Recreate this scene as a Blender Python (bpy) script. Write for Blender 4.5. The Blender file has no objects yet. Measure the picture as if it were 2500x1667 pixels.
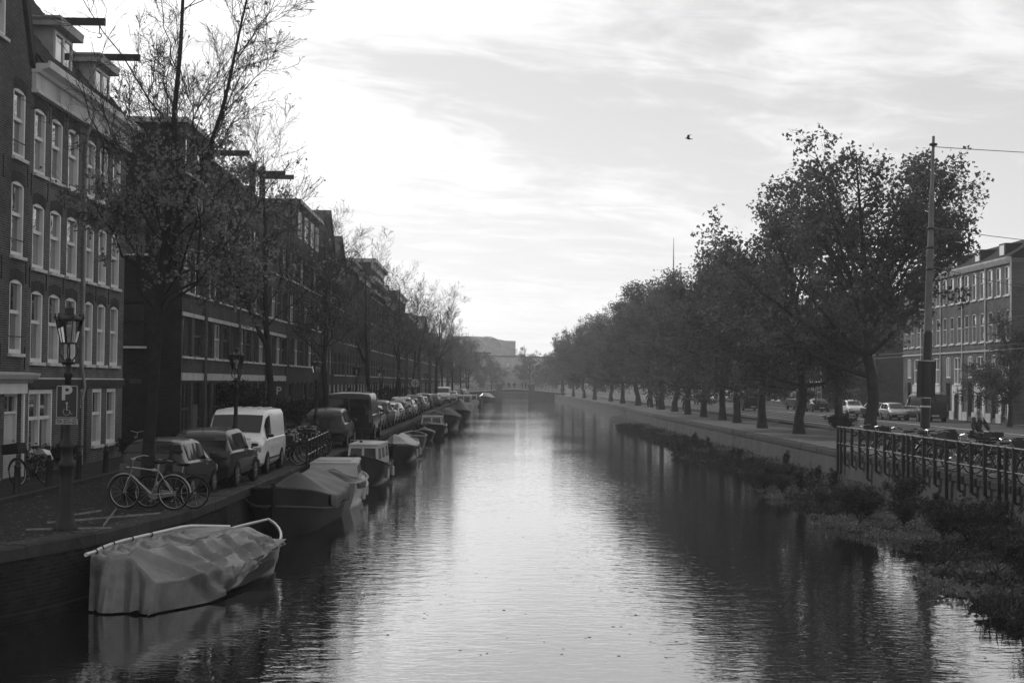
import bpy, math, random
import numpy as np
from mathutils import Vector, Matrix
random.seed(7); RNG = np.random.default_rng(7)
S = bpy.context.scene
COL = S.collection
R_ = math.radians

# ------------------------------------------------------------------ camera
QZ = 1.3                      # quay level above the water (water is z = 0)
cam = bpy.data.cameras.new('camera'); camo = bpy.data.objects.new('camera', cam); COL.objects.link(camo)
cam.sensor_width = 36.0; cam.lens = 50.0; cam.clip_start = 0.1; cam.clip_end = 3000
camo.matrix_world = Matrix(((0.99980105, -0.01047027, -0.01697761, 0.0),
                            (-0.01727144, -0.0286418, -0.99944052, 0.0),
                            (0.00997815, 0.9995349, -0.02881694, 4.2),
                            (0, 0, 0, 1)))
S.camera = camo

# ------------------------------------------------------------------ sky, sun, exposure
SUN_EL, SUN_AZ = R_(30), R_(-32)          # sun ahead of the camera, to the left
wd = bpy.data.worlds.new('World'); S.world = wd; wd.use_nodes = True
nt = wd.node_tree; N = nt.nodes; L = nt.links; N.clear()
def nd(t, **k):
    n = N.new(t)
    for a, b in k.items(): setattr(n, a, b)
    return n
def mth(op, a, b=None, c=None):
    n = N.new('ShaderNodeMath'); n.operation = op
    for i, x in enumerate((a, b, c)):
        if x is None: continue
        if hasattr(x, 'links') or hasattr(x, 'is_linked'): L.new(x, n.inputs[i])
        else: n.inputs[i].default_value = x
    return n.outputs[0]
sky = nd('ShaderNodeTexSky', sky_type='NISHITA', sun_disc=False, sun_elevation=SUN_EL, sun_rotation=SUN_AZ)
sky.air_density = 1.0; sky.dust_density = 2.0; sky.ozone_density = 1.0
bw = nd('ShaderNodeRGBToBW'); L.new(sky.outputs[0], bw.inputs[0])
geo = nd('ShaderNodeTexCoord'); sep = nd('ShaderNodeSeparateXYZ'); L.new(geo.outputs['Generated'], sep.inputs[0])
den = mth('ADD', mth('MAXIMUM', sep.outputs[2], 0.0), 0.10)
u = mth('DIVIDE', sep.outputs[0], den); v = mth('DIVIDE', sep.outputs[1], den)
def cloud(su, sv, shear, scale, detail, dist, off):
    cx = nd('ShaderNodeCombineXYZ')
    L.new(mth('ADD', mth('MULTIPLY', u, su), mth('MULTIPLY', v, shear)), cx.inputs[0])
    L.new(mth('MULTIPLY', v, sv), cx.inputs[1]); cx.inputs[2].default_value = off
    n = nd('ShaderNodeTexNoise'); n.inputs['Scale'].default_value = scale; n.inputs['Detail'].default_value = detail
    n.inputs['Roughness'].default_value = 0.58; n.inputs['Distortion'].default_value = dist
    L.new(cx.outputs[0], n.inputs['Vector']); return n.outputs[0]
c1 = cloud(0.9, 0.80, -0.35, 1.0, 9, 0.5, 55.5)
c2 = cloud(1.5, 2.0, -0.7, 2.4, 8, 0.9, 7.7)
cs = mth('ADD', mth('MULTIPLY', c1, 0.72), mth('MULTIPLY', c2, 0.28))
mr = nd('ShaderNodeMapRange'); mr.interpolation_type = 'SMOOTHSTEP'
L.new(cs, mr.inputs[0]); mr.inputs[1].default_value = 0.42; mr.inputs[2].default_value = 0.60
mr.inputs[3].default_value = 0.0; mr.inputs[4].default_value = 1.0
# thin bright cloud over an even, hazy sky; the streaks melt together towards the horizon
mf = nd('ShaderNodeMapRange'); mf.interpolation_type = 'SMOOTHSTEP'; L.new(sep.outputs[2], mf.inputs[0]); mf.inputs[1].default_value = 0.0; mf.inputs[2].default_value = 0.24
mf.inputs[3].default_value = 0.25; mf.inputs[4].default_value = 1.0
cl = mth('ADD', mth('MULTIPLY', mr.outputs[0], mf.outputs[0]), mth('MULTIPLY', mth('SUBTRACT', 1.0, mf.outputs[0]), 0.70))
lum = mth('MULTIPLY', mth('POWER', bw.outputs[0], 0.25), 4.65)
tot = mth('MULTIPLY', lum, mth('ADD', mth('MULTIPLY', cl, 0.36), 0.78))
bg = nd('ShaderNodeBackground'); bg.inputs[1].default_value = 0.125
L.new(tot, bg.inputs[0]); wo = nd('ShaderNodeOutputWorld'); L.new(bg.outputs[0], wo.inputs[0])

sl = bpy.data.lights.new('sun', 'SUN'); slo = bpy.data.objects.new('sun', sl); COL.objects.link(slo)
sl.energy = 2.8; sl.angle = R_(0.8); sl.color = (1, 1, 1)
sd = Vector((math.sin(SUN_AZ) * math.cos(SUN_EL), math.cos(SUN_AZ) * math.cos(SUN_EL), math.sin(SUN_EL)))
slo.rotation_euler = sd.to_track_quat('Z', 'Y').to_euler(); slo.location = (-60, 60, 60)

S.view_settings.view_transform = 'Standard'; S.view_settings.look = 'None'
S.view_settings.exposure = 0.0; S.view_settings.gamma = 1.0; S.view_settings.use_curve_mapping = False
S.render.engine = 'CYCLES'
S.cycles.max_bounces = 8; S.cycles.volume_bounces = 1; S.cycles.transparent_max_bounces = 12

# ------------------------------------------------------------------ materials
MATS = {}
def mat(name, v, rough=0.75, var=0.25, scale=2.5, bump=0.0, bscale=30.0, metal=0.0, spec=0.16, coat=0.0, ior=1.45, transl=0.0, streak=False):
    if name in MATS: return MATS[name]
    m = bpy.data.materials.new(name); m.use_nodes = True; t = m.node_tree; n = t.nodes; l = t.links
    p = n['Principled BSDF']
    tc = n.new('ShaderNodeTexCoord'); no = n.new('ShaderNodeTexNoise'); no.inputs['Scale'].default_value = scale
    no.inputs['Detail'].default_value = 6; no.inputs['Roughness'].default_value = 0.65
    src = tc.outputs['Object']
    if streak:
        mp = n.new('ShaderNodeMapping'); mp.inputs['Scale'].default_value = (1, 1, 0.12); l.new(src, mp.inputs[0]); src = mp.outputs[0]
    l.new(src, no.inputs['Vector'])
    r = n.new('ShaderNodeValToRGB'); r.color_ramp.elements[0].position = 0.3; r.color_ramp.elements[1].position = 0.7
    a, b = v * (1 - var), v * (1 + var)
    r.color_ramp.elements[0].color = (a, a, a, 1); r.color_ramp.elements[1].color = (b, b, b, 1)
    l.new(no.outputs[0], r.inputs[0]); l.new(r.outputs[0], p.inputs['Base Color'])
    p.inputs['Roughness'].default_value = rough; p.inputs['Metallic'].default_value = metal
    p.inputs['Specular IOR Level'].default_value = spec; p.inputs['IOR'].default_value = ior
    p.inputs['Coat Weight'].default_value = coat; p.inputs['Coat Roughness'].default_value = 0.04
    if bump:
        n2 = n.new('ShaderNodeTexNoise'); n2.inputs['Scale'].default_value = bscale; n2.inputs['Detail'].default_value = 4
        l.new(tc.outputs['Object'], n2.inputs['Vector'])
        bp = n.new('ShaderNodeBump'); bp.inputs['Strength'].default_value = bump; bp.inputs['Distance'].default_value = 0.02
        l.new(n2.outputs[0], bp.inputs['Height']); l.new(bp.outputs[0], p.inputs['Normal'])
    if transl:
        tr = n.new('ShaderNodeBsdfTranslucent'); l.new(r.outputs[0], tr.inputs[0])
        mx = n.new('ShaderNodeMixShader'); mx.inputs[0].default_value = transl
        l.new(p.outputs[0], mx.inputs[1]); l.new(tr.outputs[0], mx.inputs[2]); l.new(mx.outputs[0], n['Material Output'].inputs[0])
    MATS[name] = m; return m

def brick(name, axis, v, mortar=1.6, w=0.21, h=0.065, ms=0.010, bump=0.5, var=0.3, dirt=0.45):
    """brickwork laid out in metres along a world axis ('x','y') and height, or flat ('p' = paving)"""
    if name in MATS: return MATS[name]
    m = bpy.data.materials.new(name); m.use_nodes = True; t = m.node_tree; n = t.nodes; l = t.links; p = n['Principled BSDF']
    g = n.new('ShaderNodeNewGeometry'); s = n.new('ShaderNodeSeparateXYZ'); l.new(g.outputs['Position'], s.inputs[0])
    c = n.new('ShaderNodeCombineXYZ')
    a, b = {'x': (0, 2), 'y': (1, 2), 'p': (0, 1)}[axis]
    l.new(s.outputs[a], c.inputs[0]); l.new(s.outputs[b], c.inputs[1])
    k = n.new('ShaderNodeTexBrick'); l.new(c.outputs[0], k.inputs['Vector'])
    k.inputs['Scale'].default_value = 1; k.inputs['Brick Width'].default_value = w; k.inputs['Row Height'].default_value = h
    k.inputs['Mortar Size'].default_value = ms; k.inputs['Mortar Smooth'].default_value = 0.3; k.inputs['Bias'].default_value = 0
    for i, q in (('Color1', v * (1 - var)), ('Color2', v * (1 + var)), ('Mortar', v * mortar)): k.inputs[i].default_value = (q, q, q, 1)
    no = n.new('ShaderNodeTexNoise'); no.inputs['Scale'].default_value = 0.6; no.inputs['Detail'].default_value = 7; no.inputs['Roughness'].default_value = 0.7
    l.new(g.outputs['Position'], no.inputs['Vector'])
    mr = n.new('ShaderNodeMapRange'); l.new(no.outputs[0], mr.inputs[0]); mr.inputs[1].default_value = 0.3; mr.inputs[2].default_value = 0.7
    mr.inputs[3].default_value = 1 - dirt; mr.inputs[4].default_value = 1 + dirt * 0.6
    mx = n.new('ShaderNodeMix'); mx.data_type = 'RGBA'; mx.blend_type = 'MULTIPLY'; mx.inputs[0].default_value = 1
    l.new(k.outputs[0], mx.inputs[6]); l.new(mr.outputs[0], mx.inputs[7]); l.new(mx.outputs[2], p.inputs['Base Color'])
    p.inputs['Roughness'].default_value = 0.9; p.inputs['Specular IOR Level'].default_value = 0.06
    bp = n.new('ShaderNodeBump'); bp.inputs['Strength'].default_value = bump; bp.inputs['Distance'].default_value = 0.01; bp.invert = True
    l.new(k.outputs['Fac'], bp.inputs['Height']); l.new(bp.outputs[0], p.inputs['Normal'])
    MATS[name] = m; return m

def glassmat(name, base, rough=0.02, curtain=0.0, spec_ior=2.6):
    """window glass seen from outside: dark room, sometimes a pale curtain, and the mirror of the sky"""
    if name in MATS: return MATS[name]
    m = bpy.data.materials.new(name); m.use_nodes = True; t = m.node_tree; n = t.nodes; l = t.links; p = n['Principled BSDF']
    tc = n.new('ShaderNodeTexCoord'); w = n.new('ShaderNodeTexWave'); w.bands_direction = 'Y'; w.inputs['Scale'].default_value = 3.0
    w.inputs['Distortion'].default_value = 2.5; w.inputs['Detail'].default_value = 3
    mp = n.new('ShaderNodeMapping'); mp.inputs['Scale'].default_value = (1, 1, 0.06)
    l.new(tc.outputs['Object'], mp.inputs[0]); l.new(mp.outputs[0], w.inputs[0])
    r = n.new('ShaderNodeValToRGB'); b0 = base; b1 = max(base, curtain)
    r.color_ramp.elements[0].color = (b0, b0, b0, 1); r.color_ramp.elements[1].color = (b1, b1, b1, 1)
    r.color_ramp.elements[0].position = 0.25; r.color_ramp.elements[1].position = 0.95
    l.new(w.outputs[0], r.inputs[0]); l.new(r.outputs[0], p.inputs['Base Color'])
    p.inputs['Roughness'].default_value = rough; p.inputs['IOR'].default_value = spec_ior
    p.inputs['Coat Weight'].default_value = 1.0; p.inputs['Coat IOR'].default_value = 2.0; p.inputs['Coat Roughness'].default_value = 0.02
    no = n.new('ShaderNodeTexNoise'); no.inputs['Scale'].default_value = 1.2; l.new(tc.outputs['Object'], no.inputs['Vector'])
    bp = n.new('ShaderNodeBump'); bp.inputs['Strength'].default_value = 0.12; bp.inputs['Distance'].default_value = 0.03
    l.new(no.outputs[0], bp.inputs['Height']); l.new(bp.outputs[0], p.inputs['Normal']); l.new(bp.outputs[0], p.inputs['Coat Normal'])
    MATS[name] = m; return m

def clearglass(name):
    if name in MATS: return MATS[name]
    m = bpy.data.materials.new(name); m.use_nodes = True; t = m.node_tree; n = t.nodes; l = t.links
    n.remove(n['Principled BSDF']); a = n.new('ShaderNodeBsdfTransparent'); a.inputs[0].default_value = (.8, .8, .8, 1)
    g = n.new('ShaderNodeBsdfGlossy'); g.inputs['Roughness'].default_value = 0.05
    f = n.new('ShaderNodeFresnel'); f.inputs[0].default_value = 1.5
    x = n.new('ShaderNodeMixShader'); l.new(f.outputs[0], x.inputs[0]); l.new(a.outputs[0], x.inputs[1]); l.new(g.outputs[0], x.inputs[2])
    l.new(x.outputs[0], n['Material Output'].inputs[0]); MATS[name] = m; return m

M_white = mat('white_paint', 0.62, 0.45, 0.12, 1.5)
M_trim = mat('cream_trim', 0.40, 0.55, 0.25, 1.2)
M_grime = mat('weathered_cornice', 0.46, 0.7, 0.45, 0.9, streak=True)
M_sill = mat('stone_sill', 0.5, 0.6, 0.2, 4)
M_dark = mat('dark_paint', 0.018, 0.35, 0.3, 3)
M_iron = mat('black_iron', 0.012, 0.45, 0.35, 6, bump=0.15, bscale=60, spec=.3)
M_glass = glassmat('window_glass', 0.012)
M_curt = glassmat('curtained_glass', 0.03, curtain=0.22)
M_blk = mat('black_glass', 0.006, 0.06, 0.1, 2, spec=.5)
M_brickB = brick('brick_dark_red', 'y', 0.068, 3.2)
M_brickA = brick('brick_brown', 'y', 0.058, 2.8)
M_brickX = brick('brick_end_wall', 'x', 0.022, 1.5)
M_brickD = brick('brick_modern', 'y', 0.066, 1.2)
M_brickR = brick('brick_right_row', 'y', 0.085, 1.4)
M_brickF = brick('brick_far', 'y', 0.05, 1.3)
M_brickXR = brick('brick_right_end', 'x', 0.04, 1.2)
M_lintel = brick('brick_lintel', 'y', 0.045, 1.4, w=0.065, h=0.21)
M_quayX = brick('quay_brick', 'y', 0.020, 1.5, w=0.24, h=0.075, dirt=0.7)
M_cop = mat('quay_coping_stone', 0.035, 0.8, 0.4, 1.4, bump=0.5, bscale=14)
M_street = brick('clinker_paving', 'p', 0.030, 0.7, w=0.2, h=0.085, ms=0.012, bump=0.4, dirt=0.35)
M_side = brick('sidewalk_paving', 'p', 0.032, 0.7, w=0.3, h=0.3, ms=0.012, bump=0.4, dirt=0.3)
M_pave = mat('right_pavement', 0.085, 0.85, 0.25, 0.8, bump=0.3, bscale=9)
M_asph = mat('asphalt', 0.06, 0.75, 0.25, 0.5, bump=0.3, bscale=25)
M_line = mat('road_paint', 0.6, 0.6, 0.3, 3)
M_rail = mat('tram_rail_steel', 0.4, 0.3, 0.2, 2, metal=0.8)
M_bark = mat('bark', 0.02, 0.9, 0.4, 5, bump=0.9, bscale=16)
M_twig = mat('twig_bark', 0.022, 0.9, 0.3, 5)
M_barkR = mat('plane_tree_bark', 0.03, 0.9, 0.5, 3, bump=0.6, bscale=10)
M_leafL = mat('autumn_leaf', 0.14, 0.85, 0.5, 1.3, transl=0.35)
M_leafR = mat('plane_leaf', 0.085, 0.85, 0.5, 0.9, transl=0.50)
M_leafS = mat('shrub_leaf', 0.024, 0.85, 0.55, 0.8, transl=0.25)
M_leafG = mat('pale_ground_cover', 0.085, 0.85, 0.5, 1.2, transl=0.25)
M_tyre = mat('tyre_rubber', 0.012, 0.8, 0.2, 10)
M_rim = mat('alloy_rim', 0.35, 0.3, 0.2, 10, metal=0.8)
M_chrome = mat('bright_metal', 0.32, 0.34, 0.1, 10, metal=0.95)
M_soil = mat('floating_bed_soil', 0.012, 0.95, 0.4, 3, bump=0.8, bscale=8)

# ------------------------------------------------------------------ mesh helpers
def fast_mesh(name, V, F, smooth=False):
    V = np.asarray(V, dtype=np.float32); F = np.asarray(F, dtype=np.int32); k = F.shape[1]
    me = bpy.data.meshes.new(name); me.vertices.add(len(V)); me.vertices.foreach_set('co', V.ravel())
    me.loops.add(F.size); me.loops.foreach_set('vertex_index', F.ravel())
    me.polygons.add(len(F)); me.polygons.foreach_set('loop_start', np.arange(0, F.size, k, dtype=np.int32))
    me.update(calc_edges=True)
    if smooth: me.polygons.foreach_set('use_smooth', np.ones(len(F), dtype=bool))
    return me

class MB:
    def __init__(s): s.v = []; s.f = []
    def add(s, V, F):
        o = len(s.v); s.v.extend([tuple(map(float, p)) for p in V]); s.f.extend([tuple(i + o for i in q) for q in F]); return s
    def quad(s, a, b, c, d): return s.add([a, b, c, d], [(0, 1, 2, 3)])
    def poly(s, pts): return s.add(pts, [tuple(range(len(pts)))])
    def box(s, x0, x1, y0, y1, z0, z1, P=None):
        V = [(x, y, z) for x in (x0, x1) for y in (y0, y1) for z in (z0, z1)]
        if P: V = [P(*p) for p in V]
        return s.add(V, [(0, 1, 3, 2), (4, 6, 7, 5), (0, 4, 5, 1), (2, 3, 7, 6), (0, 2, 6, 4), (1, 5, 7, 3)])
    def boxm(s, size, M):
        a, b, c = [q / 2 for q in size]
        return s.box(-a, a, -b, b, -c, c, lambda x, y, z: M @ Vector((x, y, z)))
    def bar(s, p, q, w, h):
        p, q = Vector(p), Vector(q); d = q - p; L_ = d.length
        return s.boxm((w, h, L_), Matrix.Translation((p + q) / 2) @ d.to_track_quat('Z', 'Y').to_matrix().to_4x4())
    def tube(s, pts, r, n=8, cap=True, closed=False):
        pts = [Vector(p) for p in pts]; k = len(pts)
        rs = r if isinstance(r, (list, tuple)) else [r] * k
        V = []; up = None
        for i, p in enumerate(pts):
            if closed: t = pts[(i + 1) % k] - pts[i - 1]
            else: t = pts[min(i + 1, k - 1)] - pts[max(i - 1, 0)]
            t.normalize()
            if up is None:
                up = Vector((0, 0, 1)) if abs(t.z) < 0.9 else Vector((1, 0, 0))
            a = t.cross(up)
            if a.length < 1e-5: a = t.cross(Vector((0, 1, 0.1)))
            a.normalize(); b = a.cross(t).normalized(); up = b
            for j in range(n):
                q = 2 * math.pi * j / n; V.append(p + (a * math.cos(q) + b * math.sin(q)) * rs[i])
        F = []
        for i in range(k if closed else k - 1):
            i2 = (i + 1) % k
            for j in range(n): F.append((i * n + j, i * n + (j + 1) % n, i2 * n + (j + 1) % n, i2 * n + j))
        if cap and not closed: F.append(tuple(range(n))[::-1]); F.append(tuple((k - 1) * n + j for j in range(n)))
        return s.add(V, F)
    def lathe(s, prof, n=16, c=(0, 0, 0), axis='z', cap=True, a0=0.0):
        V = []
        for r, z in prof:
            for j in range(n):
                q = a0 + 2 * math.pi * j / n; x, y = r * math.cos(q), r * math.sin(q)
                V.append((c[0] + x, c[1] + y, c[2] + z) if axis == 'z' else (c[0] + z, c[1] + x, c[2] + y))
        k = len(prof); F = [(i * n + j, i * n + (j + 1) % n, (i + 1) * n + (j + 1) % n, (i + 1) * n + j) for i in range(k - 1) for j in range(n)]
        if cap: F.append(tuple(range(n))[::-1]); F.append(tuple((k - 1) * n + j for j in range(n)))
        return s.add(V, F)
    def prism(s, poly, fn, a, b):
        n = len(poly); V = [fn(p[0], p[1], a) for p in poly] + [fn(p[0], p[1], b) for p in poly]
        F = [tuple(range(n))[::-1], tuple(range(n, 2 * n))] + [(i, (i + 1) % n, n + (i + 1) % n, n + i) for i in range(n)]
        return s.add(V, F)
    def loft(s, rings, closed=True, caps=True):
        n = len(rings[0]); V = [p for r in rings for p in r]; F = []
        for i in range(len(rings) - 1):
            for j in range(n if closed else n - 1): F.append((i * n + j, i * n + (j + 1) % n, (i + 1) * n + (j + 1) % n, (i + 1) * n + j))
        if caps: F.append(tuple(range(n))[::-1]); F.append(tuple((len(rings) - 1) * n + j for j in range(n)))
        return s.add(V, F)
    def grid(s, P):
        m, n = len(P), len(P[0]); V = [p for r in P for p in r]
        return s.add(V, [(i * n + j, i * n + j + 1, (i + 1) * n + j + 1, (i + 1) * n + j) for i in range(m - 1) for j in range(n - 1)])
    def mesh(s, name, smooth=None, off=None):
        me = bpy.data.meshes.new(name)
        V = s.v if off is None else [(p[0] - off[0], p[1] - off[1], p[2] - off[2]) for p in s.v]
        me.from_pydata(V, [], s.f); me.update()
        if smooth is not None:
            me.polygons.foreach_set('use_smooth', np.ones(len(me.polygons), dtype=bool)); me.set_sharp_from_angle(angle=R_(smooth))
        return me
    def build(s, name, m, parent=None, smooth=None, world=False):
        off = parent_loc(parent) if world else None
        me = s.mesh(name, smooth, off); return link(name, me, m, parent)

def parent_loc(o):
    l = Vector((0, 0, 0))
    while o is not None: l += o.location; o = o.parent
    return l
def link(name, me, m, parent=None):
    if m is not None and not me.materials: me.materials.append(m)
    o = bpy.data.objects.new(name, me); COL.objects.link(o)
    if parent is not None: o.parent = parent
    return o
def tag(o, label=None, cat=None, group=None, kind=None):
    if label: o['label'] = label
    if cat: o['category'] = cat
    if group: o['group'] = group
    if kind: o['kind'] = kind
    return o
def thing(name, label, cat, loc=(0, 0, 0), rz=0.0, group=None, scale=1.0):
    o = bpy.data.objects.new(name, None); COL.objects.link(o); o.empty_display_size = 0.3
    o.location = loc; o.rotation_euler = (0, 0, rz); o.scale = (scale,) * 3
    return tag(o, label, cat, group)
def dup(root, loc, rz=0.0, label=None, group=None, scale=1.0, recolor=None, rx=0.0, ry=0.0):
    def cp(o, par):
        c = o.copy(); COL.objects.link(c); c.parent = par
        if recolor and o.data is not None and o.data.materials and o.data.materials[0] in recolor:
            c.material_slots[0].link = 'OBJECT'; c.material_slots[0].material = recolor[o.data.materials[0]]
        for ch in o.children: cp(ch, c)
        return c
    r = cp(root, None); r.location = loc; r.rotation_euler = (rx, ry, rz); r.scale = (scale,) * 3
    if label: r['label'] = label
    if group: r['group'] = group
    return r
def textmesh(txt, size, depth=0.0, bold=0.0):
    c = bpy.data.curves.new('text', 'FONT'); c.body = txt; c.size = size; c.align_x = 'CENTER'; c.align_y = 'CENTER'; c.extrude = depth; c.offset = bold
    o = bpy.data.objects.new('text', c); COL.objects.link(o)
    dg = bpy.context.evaluated_depsgraph_get(); me = bpy.data.meshes.new_from_object(o.evaluated_get(dg))
    bpy.data.objects.remove(o); return me
def interp(x, pts):
    xs = [p[0] for p in pts]; ys = [p[1] for p in pts]; return float(np.interp(x, xs, ys))

# ------------------------------------------------------------------ the setting: water, banks, streets
QLP = [(-30, -30), (10, -15.5), (20, -9.9), (24.3, -8.3), (25.3, -7.85), (27.4, -7.3), (29.3, -6.95), (31.8, -6.65), (36, -6.5), (47, -6.35), (63, -5.85), (110, -5.4), (190, -4.9), (260, -3.6), (345, -1.6), (400, -1.0)]
QRP = [(-30, 30), (8, 22.0), (16, 17.5), (22, 15.8), (60, 15.6), (130, 15.7), (194, 17.0), (280, 17.2), (345, 16.2), (400, 16.0)]
QL = lambda y: interp(y, QLP)
QR = lambda y: interp(y, QRP)
DR = lambda y: interp(y, [(0, 0), (70, 0), (190, 0.9), (300, 3.2), (345, 4.2), (500, 5)])

def water_material():
    m = bpy.data.materials.new('canal_water'); m.use_nodes = True; t = m.node_tree; n = t.nodes; l = t.links; p = n['Principled BSDF']
    p.inputs['Base Color'].default_value = (.006, .006, .006, 1); p.inputs['Roughness'].default_value = 0.02; p.inputs['IOR'].default_value = 1.6
    g = n.new('ShaderNodeNewGeometry')
    def noi(sx, sy, sc, det, dist=0.0):
        mp = n.new('ShaderNodeMapping'); mp.inputs['Scale'].default_value = (sx, sy, 1); l.new(g.outputs['Position'], mp.inputs[0])
        q = n.new('ShaderNodeTexNoise'); q.inputs['Scale'].default_value = sc; q.inputs['Detail'].default_value = det
        q.inputs['Distortion'].default_value = dist; l.new(mp.outputs[0], q.inputs['Vector']); return q.outputs[0]
    def ma(op, a, b):
        q = n.new('ShaderNodeMath'); q.operation = op
        for i, x in enumerate((a, b)):
            if isinstance(x, float): q.inputs[i].default_value = x
            else: l.new(x, q.inputs[i])
        return q.outputs[0]
    a = noi(0.5, 1.0, 6.5, 2.0, 0.5); b = noi(0.6, 1.0, 2.2, 2.0, 0.4); c = noi(1, 1, 0.05, 3)
    # wind patches: calm lanes and rippled ones
    patch = n.new('ShaderNodeMapRange'); l.new(c, patch.inputs[0]); patch.inputs[1].default_value = 0.38; patch.inputs[2].default_value = 0.62
    patch.inputs[3].default_value = 0.45; patch.inputs[4].default_value = 1.1
    h = ma('MULTIPLY', ma('ADD', ma('MULTIPLY', a, 0.42), ma('MULTIPLY', b, 0.75)), patch.outputs[0])
    bp = n.new('ShaderNodeBump'); bp.inputs['Strength'].default_value = 1.0; bp.inputs['Distance'].default_value = 0.0125
    l.new(h, bp.inputs['Height']); l.new(bp.outputs[0], p.inputs['Normal']); l.new(bp.outputs[0], p.inputs['Coat Normal'])
    p.inputs['Coat Weight'].default_value = 1.0; p.inputs['Coat Roughness'].default_value = 0.02; p.inputs['Coat IOR'].default_value = 1.5; return m
mb = MB(); mb.quad((-60, -30, 0), (60, -30, 0), (60, 460, 0), (-60, 460, 0))
tag(mb.build('canal_water', water_material()), kind='structure')

def bank(name, pts, side, outer, z, m):
    mb = MB()
    for (y0, x0), (y1, x1) in zip(pts[:-1], pts[1:]):
        mb.quad((x0, y0, z), (outer, y0, z), (outer, y1, z), (x1, y1, z))
    return tag(mb.build(name, m), kind='structure')
bank('street_left', [(y, x - 0.45) for y, x in QLP], -1, -320, QZ, M_street)
bank('pavement_right', [(y, x + 0.45) for y, x in QRP], 1, 320, QZ, M_pave)
mb = MB(); mb.quad((-320, 400, QZ - 0.004), (320, 400, QZ - 0.004), (320, 820, QZ - 0.004), (-320, 820, QZ - 0.004))
mb.box(-60, 60, 400, 402, -1, QZ - 0.01)
tag(mb.build('ground_far', M_asph), kind='structure')

# quay walls with a separate coping stone every metre or so
def quay(name, label, pts, side, y0, ystone, m):
    root = thing(name, label, 'quay wall', (interp(y0, pts), y0, 0))
    mb = MB()
    ys = sorted(set([p[0] for p in pts] + list(np.arange(10, 120, 2.0))))
    for a, b in zip(ys[:-1], ys[1:]):
        xa, xb = interp(a, pts), interp(b, pts)
        # slight batter and a plinth course just above the water
        prof = [(0.10, -1.0), (0.10, 0.12), (0.04, 0.16), (0.0, QZ - 0.24)]
        for (d0, z0), (d1, z1) in zip(prof[:-1], prof[1:]):
            mb.quad((xa - side * d0, a, z0), (xb - side * d0, b, z0), (xb - side * d1, b, z1), (xa - side * d1, a, z1))
        mb.quad((xa, a, QZ - 0.24), (xb, b, QZ - 0.24), (xb + side * .5, b, QZ - 0.24), (xa + side * .5, a, QZ - 0.24))
    mb.build('brick_face', m, root, world=True)
    y = y0
    while y < ystone:
        Ls = random.uniform(0.85, 1.35); e = y + Ls
        xa, xb = interp(y + .008, pts), interp(e - .008, pts); o = random.uniform(-.012, .012); dz = random.uniform(-.012, .010)
        ca, cb = 0.05, 0.035
        ring = lambda x, yy: [(x - side * (ca + o), yy, QZ - .235), (x - side * (ca + o), yy, QZ - cb + dz), (x - side * (ca + o - cb), yy, QZ + .006 + dz),
                              (x + side * .46, yy, QZ + .006 + dz), (x + side * .46, yy, QZ - .235)]
        MB().loft([ring(xa, y + .006), ring(xb, e - .006)]).build('coping_stone', M_cop if side < 0 else mat('dark_coping', .022, .9, .4, 1.4), root, world=True)
        y = e
    mb = MB()
    ys = [yy for yy in ys if yy > ystone] ; ys = [ystone] + ys
    for a, b in zip(ys[:-1], ys[1:]):
        xa, xb = interp(a, pts), interp(b, pts)
        ring = lambda x, yy: [(x - side * .05, yy, QZ - .235), (x - side * .05, yy, QZ + .004), (x + side * .46, yy, QZ + .004), (x + side * .46, yy, QZ - .235)]
        mb.loft([ring(xa, a), ring(xb, b)])
    tag(mb.build('far_coping', M_cop, root, world=True), kind='stuff')
    return root
quay('quay_wall', 'old brick quay wall along the moored boats, with worn stone coping', QLP, -1, 20.0, 120, M_quayX)
quay('quay_wall', 'tall brick canal wall behind the floating plants, below the row of leafy trees', QRP, 1, 20.0, 135, mat('right_quay_wall', 0.036, 0.85, 0.4, 0.7, bump=0.4, bscale=18, streak=True))

# raised footway along the left houses, kerb in stones
root = tag(MB().build('footway', None) if False else bpy.data.objects.new('footway', None), kind='structure'); COL.objects.link(root)
mb = MB()
for a, b in zip(range(20, 340, 8), range(28, 348, 8)):
    mb.quad((-13.3 + DR(a), a, QZ + .10), (-11.25 + DR(a), a, QZ + .10), (-11.25 + DR(b), b, QZ + .10), (-13.3 + DR(b), b, QZ + .10))
mb.build('paving', M_side, root)
y = 26.0; km = MB().box(-.09, .09, 0.006, .994, -.12, .105).mesh('kerb_stone'); km.materials.append(M_cop)
while y < 150:
    o = link('kerb_stone', km, None, root); o.location = (-11.16 + DR(y), y, QZ); y += 1.0
# painted cross of the reserved parking bay
root = bpy.data.objects.new('bay_markings', None); COL.objects.link(root); tag(root, kind='structure')
M_paint = mat('worn_bay_paint', 0.20, 0.7, 0.55, 6)
for (a, b, w) in (((-7.45, 27.9), (-8.15, 31.6), .12), ((-8.75, 28.6), (-7.0, 30.8), .07), ((-8.75, 27.3), (-7.25, 27.75), .06), ((-8.8, 30.0), (-8.4, 31.3), .07)):
    MB().bar((a[0], a[1], QZ + .006), (b[0], b[1], QZ + .006), .004, w).build('painted_line', M_paint, root)

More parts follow.
